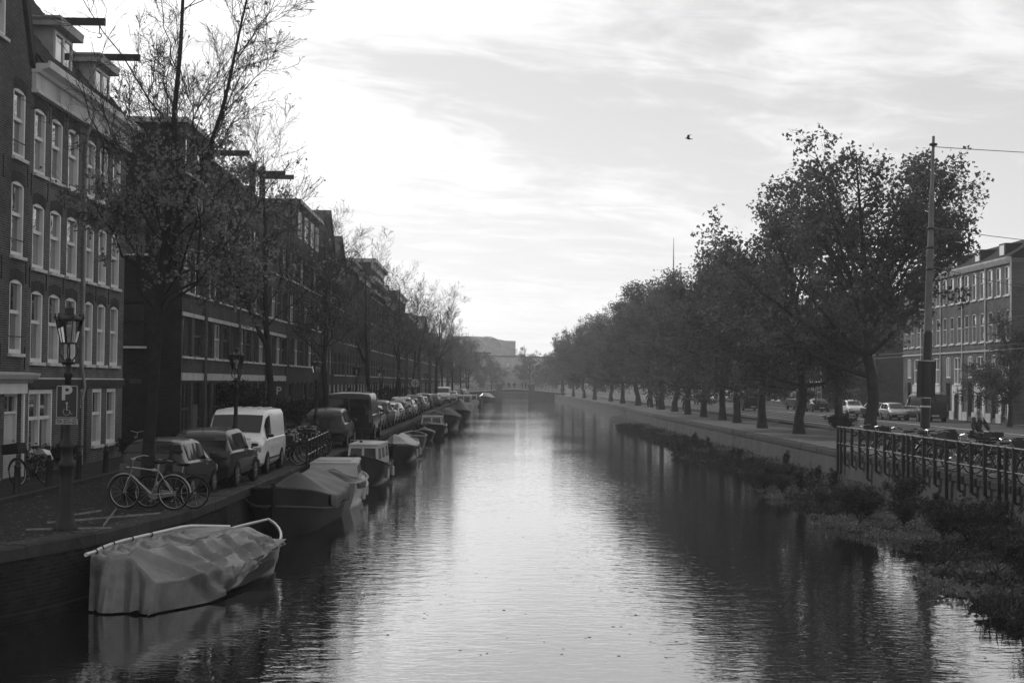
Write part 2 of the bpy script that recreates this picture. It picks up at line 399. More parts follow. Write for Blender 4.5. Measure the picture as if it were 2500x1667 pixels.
# right bank: kerb, roadway, tram lines
rw = MB()
rw.quad((22.6, 10, QZ + .02), (39.4, 10, QZ + .02), (39.4, 400, QZ + .02), (22.6, 400, QZ + .02))
tag(rw.build('roadway', M_asph), kind='structure')
root = bpy.data.objects.new('road_kerbs', None); COL.objects.link(root); tag(root, kind='structure')
for x in (22.5, 39.5):
    mb = MB(); mb.box(x - .12, x + .12, 20, 330, QZ - .1, QZ + .12); mb.build('kerb', M_cop, root)
root = bpy.data.objects.new('road_markings', None); COL.objects.link(root); tag(root, kind='structure')
for x in (25.3, 32.6):
    mb = MB(); mb.box(x - .09, x + .09, 20, 300, QZ + .021, QZ + .027); mb.build('painted_line', M_line, root)
root = bpy.data.objects.new('tram_track', None); COL.objects.link(root); tag(root, kind='structure')
for x in (26.6, 28.05, 29.7, 31.15):
    mb = MB(); mb.box(x - .05, x + .05, 20, 300, QZ + .021, QZ + .03); mb.build('rail', M_rail, root)

# ------------------------------------------------------------------ houses
def wallgrid(mb, P, s0, s1, z0, z1, op, depth=0.22):
    """front face with true openings; op = [(a, b, c, d)] in s and z; reveals go in by depth"""
    ss = sorted(set([s0, s1] + [q for o in op for q in o[:2]])); zs = sorted(set([z0, z1] + [q for o in op for q in o[2:4]]))
    for a, b in zip(ss[:-1], ss[1:]):
        for c, d in zip(zs[:-1], zs[1:]):
            m, k = (a + b) / 2, (c + d) / 2
            if any(o[0] < m < o[1] and o[2] < k < o[3] for o in op): continue
            mb.quad(P(a, 0, c), P(b, 0, c), P(b, 0, d), P(a, 0, d))
    for a, b, c, d in [o[:4] for o in op]:
        for p, q in (((a, c), (b, c)), ((b, c), (b, d)), ((b, d), (a, d)), ((a, d), (a, c))):
            mb.quad(P(p[0], 0, p[1]), P(q[0], 0, q[1]), P(q[0], -depth, q[1]), P(p[0], -depth, p[1]))

def window(par, P, a, b, c, d, style='sash', fm=None, lm=None, sill=True, arch=False, rec=0.10, up=None, low=None, name='window', deep=False):
    fm = fm or M_white; f = 0.12 if deep else 0.085
    if deep: rec = .02
    mb = MB(); bx = lambda s0, s1, z0, z1, d0=-rec - (.20 if deep else .07), d1=-rec: mb.box(s0, s1, d0, d1, z0, z1, P)
    bx(a, a + f, c, d); bx(b - f, b, c, d); bx(a + f, b - f, c, c + f); bx(a + f, b - f, d - f, d)
    mid = c + (d - c) * (0.56 if style in ('sash', 'cross') else 0.5)
    panes = []
    if style in ('sash', 'cross'):
        bx(a + f, b - f, mid - .05, mid + .05, *((-.19, -.07) if deep else (-rec - .09, -rec + .035)))
        if style == 'cross':
            k = (a + b) / 2; bx(k - .055, k + .055, c + f, d - f, *((-.185, -.05) if deep else (-rec - .085, -rec + .02)))
            panes = [(a, k, mid, d, 1), (k, b, mid, d, 1), (a, k, c, mid, 0), (k, b, c, mid, 0)]
        else: panes = [(a, b, mid, d, 1), (a, b, c, mid, 0)]
    elif style == 'pair':
        k = (a + b) / 2; bx(k - .05, k + .05, c + f, d - f); panes = [(a, k, c, d, 1), (k, b, c, d, 0)]
    else: panes = [(a, b, c, d, 1)]
    w = mb.build(name, fm, par, world=True)
    for (s0, s1, z0, z1, top) in panes:
        q = (.125 if top else .155) if deep else rec + (.03 if top else .055)
        MB().box(s0 + .03, s1 - .03, -q - .012, -q, z0 + .03, z1 - .03, P).build('pane', (up if top else low) or M_glass, w, world=True)
    if sill: MB().box(a - .06, b + .06, -.12, .10, c - .09, c, P).build('sill', M_sill, w, world=True)
    if arch:
        n = 8; lo, hi = [], []; h = 0.12
        for i in range(n + 1):
            t = i / n; s = a - .05 + (b - a + .10) * t; q = h * (1 - (2 * t - 1) ** 2)
            lo.append((s, d - h + q - .01)); hi.append((s, d + .20 + q * .7))
        mb = MB()
        for i in range(n):
            for dd in (.008,):
                mb.quad(P(lo[i][0], dd, lo[i][1]), P(lo[i + 1][0], dd, lo[i + 1][1]), P(hi[i + 1][0], dd, hi[i + 1][1]), P(hi[i][0], dd, hi[i][1]))
            mb.quad(P(lo[i][0], .008, lo[i][1]), P(lo[i + 1][0], .008, lo[i + 1][1]), P(lo[i + 1][0], -.018 if deep else -.09, lo[i + 1][1]), P(lo[i][0], -.018 if deep else -.09, lo[i][1]))
            mb.quad(P(hi[i][0], .008, hi[i][1]), P(hi[i + 1][0], .008, hi[i + 1][1]), P(hi[i + 1][0], -.02, hi[i + 1][1]), P(hi[i][0], -.02, hi[i][1]))
        mb.build('lintel', lm or M_lintel, w, world=True)
    return w

def door(par, P, a, b, c, d, m=None, fm=None, transom=0.0, rec=0.14):
    fm = fm or M_white; m = m or M_dark; mb = MB(); f = .07
    for s0, s1, z0, z1 in ((a, a + f, c, d), (b - f, b, c, d), (a + f, b - f, d - f, d)): mb.box(s0, s1, -rec - .06, -rec + .03, z0, z1, P)
    top = d - f
    if transom: mb.box(a + f, b - f, -rec - .06, -rec + .03, d - transom - .06, d - transom, P); top = d - transom - .06
    o = mb.build('door_frame', fm, par, world=True)
    mb = MB(); mb.box(a + f, b - f, -rec - .08, -rec - .03, c, top, P)
    w = (b - a - 2 * f)
    for z0, z1 in ((c + .18, c + .85), (c + 1.05, top - .15)): mb.box(a + f + w * .16, b - f - w * .16, -rec - .03, -rec - .012, z0, z1, P)
    mb.build('door_leaf', m, o, world=True)
    if transom: MB().box(a + f, b - f, -rec - .05, -rec - .035, d - transom, d - f, P).build('pane', M_glass, o, world=True)
    MB().tube([P(b - f - .12, -rec - .02, c + 1.02), P(b - f - .12, -rec + .04, c + 1.02)], .025, 6).build('handle', M_chrome, o, world=True)
    return o

def shell(mb, P, s0, s1, z0, z1, depth=9.0, sides=(1, 1), top=True):
    if sides[0]: mb.quad(P(s0, 0, z0), P(s0, -depth, z0), P(s0, -depth, z1), P(s0, 0, z1))
    if sides[1]: mb.quad(P(s1, 0, z0), P(s1, -depth, z0), P(s1, -depth, z1), P(s1, 0, z1))
    mb.quad(P(s0, -depth, z0), P(s1, -depth, z0), P(s1, -depth, z1), P(s0, -depth, z1))
    if top: mb.quad(P(s0, 0, z1), P(s1, 0, z1), P(s1, -depth, z1), P(s0, -depth, z1))

def anchors(par, P, pts):
    me = None
    for s, z in pts:
        mb = MB(); mb.box(-.018, .018, -.0, .025, -.32, .32); mb.box(-.06, .06, 0, .025, .16, .20); mb.box(-.05, .05, 0, .025, -.2, -.16)
        V = [P(s + p[0], p[1], z + p[2]) for p in mb.v]; q = MB(); q.add(V, mb.f); q.build('wall_anchor', M_iron, par, world=True)

FX = -13.2
PL = lambda s, d, z: (FX + d, s, z)
curt = [M_glass, M_curt]
# --- house with the raking gable at the left edge of the picture
root = thing('gabled_house', 'brown brick gabled canal house at the left edge with a white shopfront cornice', 'house', (FX, 37.5, QZ))
op = []
cols = [(34.4, 35.5), (36.9, 38.0), (39.4, 40.5)]
rows = [(4.87, 6.95), (7.59, 9.70), (10.34, 12.3)]
op = [(a, b, c, d) for a, b in cols for c, d in rows] + [(37.4, 38.7, 13.4, 15.3), (36.0, 38.6, 1.5, 3.75), (39.15, 40.55, 1.4, 3.75)]
mb = MB(); wallgrid(mb, PL, 33.5, 40.9, QZ, 13.2, [o for o in op if o[3] < 13.2]); wallgrid(mb, PL, 35.4, 39.0, 13.2, 15.4, [(37.4, 38.7, 13.4, 15.3)])
mb.poly([PL(39.0, 0, 13.2), PL(40.9, 0, 13.2), PL(39.0, 0, 17.0)]); mb.poly([PL(35.4, 0, 13.2), PL(33.5, 0, 13.2), PL(35.4, 0, 17.0)])
mb.quad(PL(35.4, 0, 15.4), PL(39.0, 0, 15.4), PL(39.0, 0, 17.0), PL(35.4, 0, 17.0)); mb.poly([PL(35.4, 0, 17), PL(39.0, 0, 17.0), PL(37.2, 0, 18.6)])
shell(mb, PL, 33.5, 40.9, QZ, 13.2, top=False); mb.build('wall', M_brickA, root, world=True)
for s, e in ((40.9, 1), (33.5, -1)):
    mb = MB(); q = 1 if e > 0 else -1
    mb.prism([(s + q * .06, 13.0), (s - q * .20, 13.25), (s - q * 2.05, 17.05), (s - q * 1.75, 17.1), (s + q * .12, 13.35)], lambda a, z, d: PL(a, d, z), -.05, .12); mb.build('gable_coping', M_cop, root, world=True)
rf = MB(); rf.quad(PL(40.75, -.05, 13.3), PL(37.2, -.05, 18.5), PL(37.2, -9, 18.5), PL(40.75, -9, 13.3)); rf.quad(PL(33.6, -.05, 13.3), PL(37.2, -.05, 18.5), PL(37.2, -9, 18.5), PL(33.6, -9, 13.3))
M_tile = mat('roof_tile', 0.045, 0.8, 0.35, 2, bump=.5, bscale=6)
rf.build('roof', M_tile, root, world=True)
for i, (a, b) in enumerate(cols):
    for j, (c, d) in enumerate(rows): window(root, PL, a, b, c, d, 'sash', arch=True, low=M_glass, deep=True)
window(root, PL, 37.4, 38.7, 13.4, 15.3, 'sash', arch=True, deep=True)
window(root, PL, 36.0, 38.6, 1.5, 3.75, 'pair', sill=True)
door(root, PL, 39.15, 40.55, 1.4, 3.75, m=M_trim, transom=.5)
mb = MB(); mb.box(33.6, 40.8, 0.01, .10, 3.75, 4.05, PL); mb.build('shop_fascia', M_white, root, world=True)
mb = MB(); mb.prism([(0.0, 4.05), (.16, 4.05), (.22, 4.12), (.34, 4.16), (.40, 4.28), (.40, 4.32), (0, 4.36)], lambda d, z, s: PL(s, d, z), 33.5, 41.0); mb.build('shop_cornice', M_trim, root, world=True)
mb = MB(); mb.box(40.58, 40.72, .0, .06, QZ + .1, 3.75, PL); mb.build('pilaster', M_white, root, world=True)
for z in (5.35, 8.05, 10.8):
    MB().tube([PL(39.4, -.02, z), PL(40.5, -.02, z)], .018, 6).build('window_bar', M_iron, root, world=True)
anchors(root, PL, [(38.7, 4.7 + .1), (40.75, 4.75), (38.7, 7.2), (40.72, 7.2), (38.7, 9.95), (40.72, 9.95)])

# --- the two houses that share the tall cornice
def cornice_house(label, s0, s1, cols, ground, pipe):
    r = thing('cornice_house', label, 'house', (FX, (s0 + s1) / 2, QZ))
    rows = [(4.65, 6.75), (7.38, 9.30), (10.14, 12.08)]
    op = [(a, b, c, d) for a, b in cols for c, d in rows] + [g[1:5] for g in ground]
    mb = MB(); wallgrid(mb, PL, s0, s1, QZ, 13.1, op); shell(mb, PL, s0, s1, QZ, 13.1); mb.build('wall', M_brickB, r, world=True)
    for k, (a, b) in enumerate(cols):
        for j, (c, d) in enumerate(rows): window(r, PL, a, b, c, d, 'sash', arch=True, low=M_curt if (k + j) % 3 else M_glass, deep=True)
    for g in ground:
        if g[0] == 'door': door(r, PL, *g[1:5], transom=.55)
        else: window(r, PL, *g[1:5], style=g[0], low=M_curt, deep=True)
    # ground floor band, frieze, cornice with gutter
    MB().box(s0 + .02, s1 - .02, .003, .09, 3.92, 4.16, PL).build('string_course', mat('dark_band', 0.03, .7, .3, 2), r, world=True)
    MB().box(s0, s1 - .01, .003, .05, 4.16, 4.20, PL).build('band_capping', M_sill, r, world=True)
    MB().box(s0 + .01, s1 - .01, .004, .14, 12.50, 12.98, PL).build('frieze', M_grime, r, world=True)
    MB().prism([(.004, 12.40), (.20, 12.40), (.22, 12.46), (.18, 12.50), (.004, 12.50)], lambda d, z, s: PL(s, d, z), s0, s1 - .01).build('frieze_moulding', M_white, r, world=True)
    MB().prism([(.004, 12.98), (.24, 12.98), (.30, 13.06), (.52, 13.12), (.56, 13.30), (.50, 13.32), (.45, 13.24), (.004, 13.24)], lambda d, z, s: PL(s, d, z), s0 - .02, s1 - .01).build('gutter_cornice', M_white, r, world=True)
    # tiled roof plane, rows of pantiles as real geometry
    d0, z0, d1, z1 = .30, 13.28, -3.6, 18.0
    mb = MB(); n = 17
    cols_ = int((s1 - s0) / .24)
    for i in range(n):
        ta, tb = i / n, (i + 1) / n
        for j in range(cols_):
            sa = s0 + (s1 - s0) * j / cols_; w = (s1 - s0) / cols_
            pr = []
            for t, h in ((0, .03), (.25, .075), (.5, .03), (.75, .0), (1, .03)):
                pr.append((sa + w * t, h))
            A = [PL(q, d0 + (d1 - d0) * ta + .0, z0 + (z1 - z0) * ta + h + .05) for q, h in pr]
            B = [PL(q, d0 + (d1 - d0) * tb, z0 + (z1 - z0) * tb + h) for q, h in pr]
            mb.grid([A, B])
            mb.grid([[PL(q, d0 + (d1 - d0) * ta, z0 + (z1 - z0) * ta + h) for q, h in pr], A])
    rf = mb.build('roof_tiles', M_tile, r, world=True); tag(rf, kind='stuff')
    MB().quad(PL(s0, d0, z0 - .02), PL(s1, d0, z0 - .02), PL(s1, d1, z1 - .02), PL(s0, d1, z1 - .02)).build('roof_deck', M_dark, r, world=True)
    MB().tube([PL(s0, d1, z1), PL(s1, d1, z1)], .13, 8).build('ridge', M_tile, r, world=True)
    return r
def dormer(r, a, b, z0, z1):
    P = PL; fd = -.25
    mb = MB(); f = fd
    M_dorm = mat('dormer_boards', .30, .6, .2, 2)
    mb.box(a, a + .12, f - 2.6, f, z0, z1, P); mb.box(b - .12, b, f - 2.6, f, z0, z1, P); mb.box(a + .12, b - .12, f - .1, f, z1 - .1, z1, P); mb.box(a + .12, b - .12, f - .1, f, z0, z0 + .08, P)
    o = mb.build('dormer', M_dorm, r, world=True)
    PP = lambda s, d, z: PL(s, d + f + .06, z)
    k = (a + b) / 2
    mb = MB()
    for s0, s1 in ((a + .12, k), (k, b - .12)):
        for q in ((s0, s0 + .07, z0 + .08, z1 - .1), (s1 - .07, s1, z0 + .08, z1 - .1), (s0 + .07, s1 - .07, z0 + .08, z0 + .15), (s0 + .07, s1 - .07, z1 - .17, z1 - .1)): mb.box(q[0], q[1], -.10, -.04, q[2], q[3], PP)
    mb.build('casements', M_white, o, world=True)
    for s0, s1 in ((a + .12, k), (k, b - .12)): MB().box(s0 + .05, s1 - .05, -.09, -.075, z0 + .12, z1 - .14, PP).build('pane', M_glass, o, world=True)
    MB().prism([(a - .22, z1), (b + .22, z1), (b + .22, z1 + .14), (b + .30, z1 + .22), (b + .30, z1 + .28), (a - .30, z1 + .28), (a - .30, z1 + .22), (a - .22, z1 + .14)], lambda s, z, d: P(s, d, z), f - 2.8, f + .28).build('dormer_cornice', M_dorm, o, world=True)
    # hoisting beam and hook
    MB().box(k - .07, k + .07, f - .5, f + 1.30, z1 + .30, z1 + .52, P).build('hoist_beam', M_iron, o, world=True)
    pts = [P(k, f + 1.12, z1 + .30), P(k, f + 1.12, z1 + .05)] + [P(k, f + 1.12 + .07 * math.sin(t), z1 - .03 + .07 * math.cos(t)) for t in np.linspace(0, 4.2, 8)]
    MB().tube(pts, .018, 5).build('hook', M_iron, o, world=True)
rB = cornice_house('brick house under the white cornice, standing right beside the gabled house', 40.9, 46.25, [(41.25, 42.38), (42.9, 44.05), (44.6, 45.8)], [('cross', 41.2, 43.5, 1.95, 3.85), ('door', 44.35, 45.35, 1.42, 3.8)], True)
dormer(rB, 43.7, 45.7, 13.45, 15.0)
rC = cornice_house('brick house under the white cornice, at the corner of the dark side street', 46.25, 51.7, [(46.75, 47.75), (48.25, 49.3), (49.9, 51.0)], [('door', 46.42, 47.22, 1.42, 3.85), ('sash', 47.8, 49.0, 1.95, 3.85), ('sash', 49.6, 50.85, 1.95, 3.85)], True)
dormer(rC, 48.2, 50.2, 13.5, 14.9)
MB().tube([PL(46.25, .35, 13.0), PL(46.25, .30, 12.6), PL(46.25, .12, 12.1), PL(46.25, .09, 11.6), PL(46.25, .09, 4.5), PL(46.4, .10, 4.2), PL(46.4, .14, 3.9), PL(46.35, .09, 3.6), PL(46.35, .09, QZ + .1)], .05, 8).build('downpipe', mat('zinc', .25, .5, .2, 3), rC, world=True)
anchors(rB, PL, [(41.05, 4.55 + 2.55), (42.6, 7.1), (44.3, 7.1), (41.05, 9.75), (42.6, 9.75), (44.3, 9.75), (42.6, 12.1), (44.3, 12.1)])
anchors(rC, PL, [(48.0, 7.1), (49.6, 7.1), (48.0, 9.8), (49.6, 9.8)])

# --- long modern brick block across the side street
def band_block(name, label, s0, s1, top, rows, bays, endwall=False, wm=None, win=(.78,), ground=True):
    r = thing(name, label, 'building', (FX + DR(s0), (s0 + s1) / 2, QZ)); dd = DR(s0)
    P = lambda s, d, z: (FX + dd + d, s, z)
    n = bays; pitch = (s1 - s0) / n; op = []; wins = []
    for k in range(n):
        a = s0 + pitch * k
        for (c, d) in rows: wins.append((a + pitch * .09, a + pitch * .86, c, d))
        if ground: wins.append((a + pitch * .08, a + pitch * .88, QZ + .12, 4.05))
    mb = MB(); wallgrid(mb, P, s0, s1, QZ, top, wins); shell(mb, P, s0, s1, QZ, top, depth=14, sides=(0 if endwall else 1, 1)); mb.build('wall', wm or M_brickD, r, world=True)
    for i, w in enumerate(wins):
        if w[2] < 2:
            if i % 3 == 0: door(r, P, *w, m=mat('grey_door', .10, .5, .2, 2), fm=M_dark, transom=.9)
            else: window(r, P, *w, style='cross', fm=mat('dark_frame', .05, .5, .2, 3), sill=False, low=M_glass)
        else: window(r, P, *w, style=('pair', 'cross', 'sash')[(i * 7) % 3], fm=(mat('dark_frame', .05, .5, .2, 3), mat('dark_frame', .05, .5, .2, 3), M_trim)[(i * 5) % 3], low=M_glass if i % 3 else M_curt)
    return r, P
rD, PD = band_block('corner_block', 'corner of the brick block with a blind end wall on the side street', 61.5, 66.4, 15.3, [(5.2, 6.9), (8.0, 9.9), (10.7, 12.5), (13.2, 14.8)], 2, True)
# its end wall, with three small windows, a street plate and a notice
PE = lambda s, d, z: (s, 61.5 - d, z)
ew = [(-15.9, -14.75, 5.6, 7.5), (-15.9, -14.75, 9.6, 11.4)]
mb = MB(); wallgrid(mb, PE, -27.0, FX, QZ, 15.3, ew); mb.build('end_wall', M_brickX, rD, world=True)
for w in ew: window(rD, PE, *w, style='sash', fm=M_dark)
MB().box(-27, FX + .15, -.14, .12, 15.3, 15.52, PE).build('parapet_coping', M_trim, rD, world=True)
MB().box(FX - .05, FX + .16, 61.5, 66.4, 15.3, 15.52).build('parapet_coping', M_trim, rD, world=True)
MB().box(-15.4, -14.9, .004, .03, 4.0, 4.2, PE).build('street_plate', mat('plate_blue', .05, .4, .1, 3), rD, world=True)
MB().box(-18.0, -17.3, .004, .03, 2.4, 3.3, PE).build('notice', mat('notice', .10, .5, .2, 3), rD, world=True)
rD2, P2 = band_block('band_block', 'long brick block with concrete bands, behind the white van', 66.4, 93.5, 14.4, [(5.2, 6.9), (8.0, 9.9), (10.8, 12.7)], 12)
for rr, a, b in ((rD, 61.5, 66.4), (rD2, 66.4, 93.5)):
    k = a
    while k < b - .1:
        MB().box(k + .02, min(k + 2.2, b) - .02, .004, .07, 4.15, 4.48, PL).build('concrete_band', M_trim, rr, world=True)
        MB().box(k + .02, min(k + 2.2, b) - .02, .004, .06, 6.95, 7.12, PL).build('lintel_band', M_trim, rr, world=True)
        k += 2.258
for s in (66.4, 75.4, 84.4, 93.3): MB().box(s - .25, s + .25, .004, .12, QZ, 14.2, PL).build('pilaster', M_brickD, rD2, world=True)
MB().prism([(.15, 14.4), (.15, 14.55), (-4, 16.6), (-8, 16.6), (-8, 14.4)], lambda d, z, s: PL(s, d, z), 66.6, 93.3).build('roof', M_tile, rD2, world=True)
for s, h in ((68.0, 15.1), (80.0, 15.9), (83.5, 16.2)):
    MB().box(s - .16, s + .16, -.3, .02, 14.4, h + .5, PL).build('hoist_post', M_iron, rD2, world=True)
    MB().box(s - .10, s + .10, .02, 1.7, h - .2, h + .05, PL).build('hoist_beam', M_iron, rD2, world=True)
rD3, P3 = band_block('flat_roof_block', 'flat roofed modern block with large white windows past the brick bands', 93.5, 111.0, 13.6, [(5.2, 7.0), (8.0, 9.9), (10.8, 12.7)], 7, wm=M_brickF)
mb = MB(); mb.box(97, 110.9, -7, -.05, 13.6, 16.3, PL); mb.build('roof_storey', M_brickF, rD3, world=True)
MB().box(96.7, 111.0, -7.3, .35, 16.3, 16.55, PL).build('flat_roof', M_dark, rD3, world=True)
for s in (98.5, 102, 105.5, 108.6): window(rD3, lambda a, d, z: PL(a, d + .12, z), s, s + 1.6, 14.1, 15.9, 'pair', sill=False)

# --- the farther row on the left
def far_house(name, label, s0, s1, top, gable=None, n=3, wm=None, side=-1, fx=None, cor=True, rows=None, sidewin=False):
    fx = fx if fx is not None else FX + DR(s0)
    P = (lambda s, d, z: (fx + d, s, z)) if side < 0 else (lambda s, d, z: (fx - d, s, z))
    r = thing(name, label, 'house', (fx, (s0 + s1) / 2, QZ))
    rows = rows or [(z, z + 1.9) for z in np.arange(4.7, top - 2.2, 2.85)]
    pitch = (s1 - s0) / n; wins = [(s0 + pitch * (k + .2), s0 + pitch * (k + .8), c, d) for k in range(n) for c, d in rows]
    g = [(s0 + pitch * (k + .15), s0 + pitch * (k + .85), QZ + (.12 if k == 0 else .7), 3.9) for k in range(n)]
    mb = MB(); wallgrid(mb, P, s0, s1, QZ, top, wins + g); shell(mb, P, s0, s1, QZ, top, depth=11)
    if gable:
        m = (s0 + s1) / 2; mb.poly([P(s0, 0, top), P(s1, 0, top), P(m, 0, gable)])
    mb.build('wall', wm or M_brickF, r, world=True)
    if gable:
        m = (s0 + s1) / 2; rf = MB()
        rf.prism([(s0 - .15, top - .1), (m, gable + .12), (s1 + .15, top - .1), (s1 + .15, top + .12), (m, gable + .35), (s0 - .15, top + .12)], lambda s, z, d: P(s, d, z), -11, .15); rf.build('roof', M_tile, r, world=True)
    elif cor:
        MB().prism([(.003, top - .7), (.12, top - .7), (.16, top - .25), (.42, top - .12), (.45, top + .08), (.003, top + .1)], lambda d, z, s: P(s, d, z), s0, s1).build('cornice', M_trim, r, world=True)
    ff = (M_trim, mat('dark_frame', .05, .5, .2, 3), mat('grey_frame', .16, .5, .2, 3))[int(s0) % 3]
    for i, w in enumerate(wins): window(r, P, *w, style='sash', sill=int(s0) % 2 == 0, fm=ff, low=M_curt if i % 2 else M_glass)
    for k, w in enumerate(g):
        if k == 0: door(r, P, *w, transom=.5)
        else: window(r, P, *w, style='cross')
    return r, P
fh = [('gable_house', 'narrow house with a pointed gable beyond the flat roofed block', 111, 118.5, 14.6, 17.6, 3),
      ('stepped_house', 'dark brick house next to the pointed gable, with a shorter gable', 118.5, 128, 13.8, 16.4, 3),
      ('cornice_row_house', 'dark house with a cornice behind the fifth bare tree', 128, 139, 15.2, None, 4),
      ('cornice_row_house', 'lower house with a pale cornice left of the banded block', 139, 152, 14.8, None, 4),
      ('banded_block', 'flat topped block with two pale bands standing above its neighbours', 152, 170, 17.0, None, 5),
      ('cornice_row_house', 'brick house with white windows just past the banded block', 170, 188, 14.2, None, 5),
      ('chimney_house', 'house with two chimneys on its roofline far down the left bank', 188, 212, 16.2, None, 6),
      ('cornice_row_house', 'low far house beyond the two chimneys', 212, 240, 14.4, None, 6),
      ('gable_house', 'far house with a wide shallow gable on the left bank', 240, 270, 13.0, 15.6, 6),
      ('cornice_row_house', 'last house of the left bank before the bridge', 270, 318, 13.5, None, 8)]
for (nm, lb, a, b, t, g, n) in fh:
    r, P = far_house(nm, lb, a, b, t, g, n)
    if nm == 'banded_block':
        for z in (13.6, 15.0, 16.9): MB().box(a - .15, b + .1, -3, .55, z, z + .4, P).build('balcony_band', M_trim, r, world=True)
    if nm == 'chimney_house':
        for s in (193, 203): MB().box(s, s + 2.4, -4, -2, t, t + 1.7, P).build('chimney', M_brickF, r, world=True)

# --- the row on the right bank
RX = 41.5
PR = lambda s, d, z: (RX - d, s, z)
def right_house(label, s0, s1, first):
    r = thing('terrace_house', label, 'house', (RX, (s0 + s1) / 2, QZ), group=None)
    w = (s1 - s0) / 3; op = []
    for k in range(3):
        a = s0 + w * (k + .20); b = s0 + w * (k + .80)
        op += [(a, b, 11.57, 13.95, 'sash'), (a, b, 7.97, 10.45, 'sash')]
    a0, a1 = s0 + .55, s0 + 2.35
    op += [(a0, a1, 4.4, 6.85, 'cross'), (s0 + 3.3, s0 + 4.5, 5.0, 6.9, 'pair')]
    g = [(s0 + .8, s0 + 2.1, QZ + .1, 3.5), (s0 + 3.35, s0 + 4.45, QZ + .35, 4.55)]
    mb = MB(); wallgrid(mb, PR, s0, s1, QZ, 14.5, [o[:4] for o in op] + g, .25); shell(mb, PR, s0, s1, QZ, 14.5, depth=10); mb.build('wall', M_brickR, r, world=True)
    for o in op: window(r, PR, *o[:4], style=o[4], arch=True, lm=M_brickR, fm=M_trim if o[4] == 'sash' else M_white, low=M_curt, deep=True, sill=o[4] != 'pair')
    door(r, PR, *g[0], m=mat('oak_door', .12, .5, .3, 2), transom=.5, rec=.3); window(r, PR, *g[1], style='cross', fm=M_dark, sill=False)
    M_pl = mat('white_plaster', .5, .8, .2, .7)
    MB().box(s0 + .25, s0 + 2.7, .004, .06, 3.5, 4.3, PR).build('plaster_panel', M_pl, r, world=True)
    for q in ((s0 + .25, s0 + .78), (s0 + 2.12, s0 + 2.7)): MB().box(q[0], q[1], .004, .055, 2.0, 3.5, PR).build('plaster_panel', M_pl, r, world=True)
    for q in ((s0 + .1, s0 + .78), (s0 + 2.15, s0 + 3.3), (s0 + 4.5, s1 - .05)): MB().box(q[0], q[1], .004, .09, QZ, QZ + .75, PR).build('plinth', M_trim, r, world=True)
    MB().box(s0, s1 - .01, .004, .10, 7.15, 7.3, PR).build('string_course', M_trim, r, world=True)
    MB().prism([(.004, 14.1), (.14, 14.1), (.35, 14.45), (.38, 14.6), (.004, 14.6)], lambda d, z, s: PR(s, d, z), s0, s1 - .01).build('cornice', M_trim, r, world=True)
    MB().quad(PR(s0, .2, 14.6), PR(s1, .2, 14.6), PR(s1, -2.6, 16.4), PR(s0, -2.6, 16.4)).build('mansard_roof', mat('slate', .015, .95, .3, 3), r, world=True)
    m = (s0 + s1) / 2
    o = MB().box(m - .7, m + .7, -1.9, -.3, 14.6, 15.9, PR).build('dormer', M_dark, r, world=True)
    MB().box(m - .5, m + .5, -.3, -.28, 14.95, 15.75, PR).build('pane', M_glass, o, world=True)
    MB().box(s0 - .12, s0 - .02, .02, .12, QZ + .8, 14.3, PR).build('downpipe', M_trim, r, world=True)
    return r
bounds = [112.0, 117.8, 123.6, 129.5, 135.4, 141.3]
names = ['nearest terrace house on the right bank, half hidden by a small tree', 'terrace house right behind the woman on the bicycle', 'third terrace house from the right, white plaster base', 'terrace house behind the black van, seen right of the tram pole', 'end terrace house at the side street, left of the thick tram pole']
for k in range(5): right_house(names[k], bounds[k], bounds[k + 1], k == 0)
# end wall of the next block and its decorated front
r, P = far_house('corner_house', 'dark blind-sided corner house across the side street on the right', 176, 196, 15.5, None, 6, wm=M_brickR, side=1, fx=RX)
PE2 = lambda s, d, z: (s, 175.98 - d, z)
ws = [(43.0, 44.1, 5.6, 6.8), (47.5, 48.6, 5.4, 6.6), (43.0, 44.1, 9.6, 11.0), (47.5, 48.6, 9.4, 10.9), (43.0, 44.1, 13.0, 14.2), (47.5, 48.6, 13.0, 14.4), (44.6, 46.4, QZ + .1, 3.9)]
mb = MB(); wallgrid(mb, PE2, RX, 58, QZ, 15.5, ws); mb.build('end_wall', M_brickXR, r, world=True)
for w in ws[:-1]: window(r, PE2, *w, style='single', sill=False)
door(r, PE2, *ws[-1])
MB().box(RX, 58, .004, .1, 5.0, 5.2, PE2).build('string_course', M_brickXR, r, world=True)
for (a, b, t, lb) in ((196, 222, 15, 'brick house behind the trunks of the right bank trees'), (222, 255, 14.2, 'second brick house behind the right bank trees'), (255, 300, 15.2, 'last brick house behind the right bank trees')):
    far_house('row_house', lb, a, b, t, None, 6, wm=M_brickR, side=1, fx=RX)

# --- the end of the canal: bridge and buildings beyond
BY = 344.0
br = thing('canal_bridge', 'low brick canal bridge with iron railing closing the view', 'bridge', (6.8, BY, 0))
deck = lambda x: 1.75 + .85 * math.exp(-((x - 6.8) / 8.0) ** 2)
M_bridge = mat('bridge_brick', .07, .85, .3, 1.5, bump=.3)
xs = np.linspace(-5, 19, 33)
mb = MB()
top = [(x, deck(x)) for x in xs]
for y0, y1 in ((BY, BY + 9),):
    for xa, xb in ((-5, 3.5), (10.1, 19)):
        seg = [p for p in top if xa <= p[0] <= xb]; seg = [(xa, deck(xa))] + [p for p in seg if xa < p[0] < xb] + [(xb, deck(xb))]
        mb.prism([(xa, -1)] + seg + [(xb, -1)], lambda x, z, y: (x, y, z), y0, y1)
    seg = [(x, deck(x)) for x in np.linspace(3.5, 10.1, 9)]
    mb.prism([(3.5, 1.85)] + seg + [(10.1, 1.85)], lambda x, z, y: (x, y, z), y0 + .2, y1 - .2)
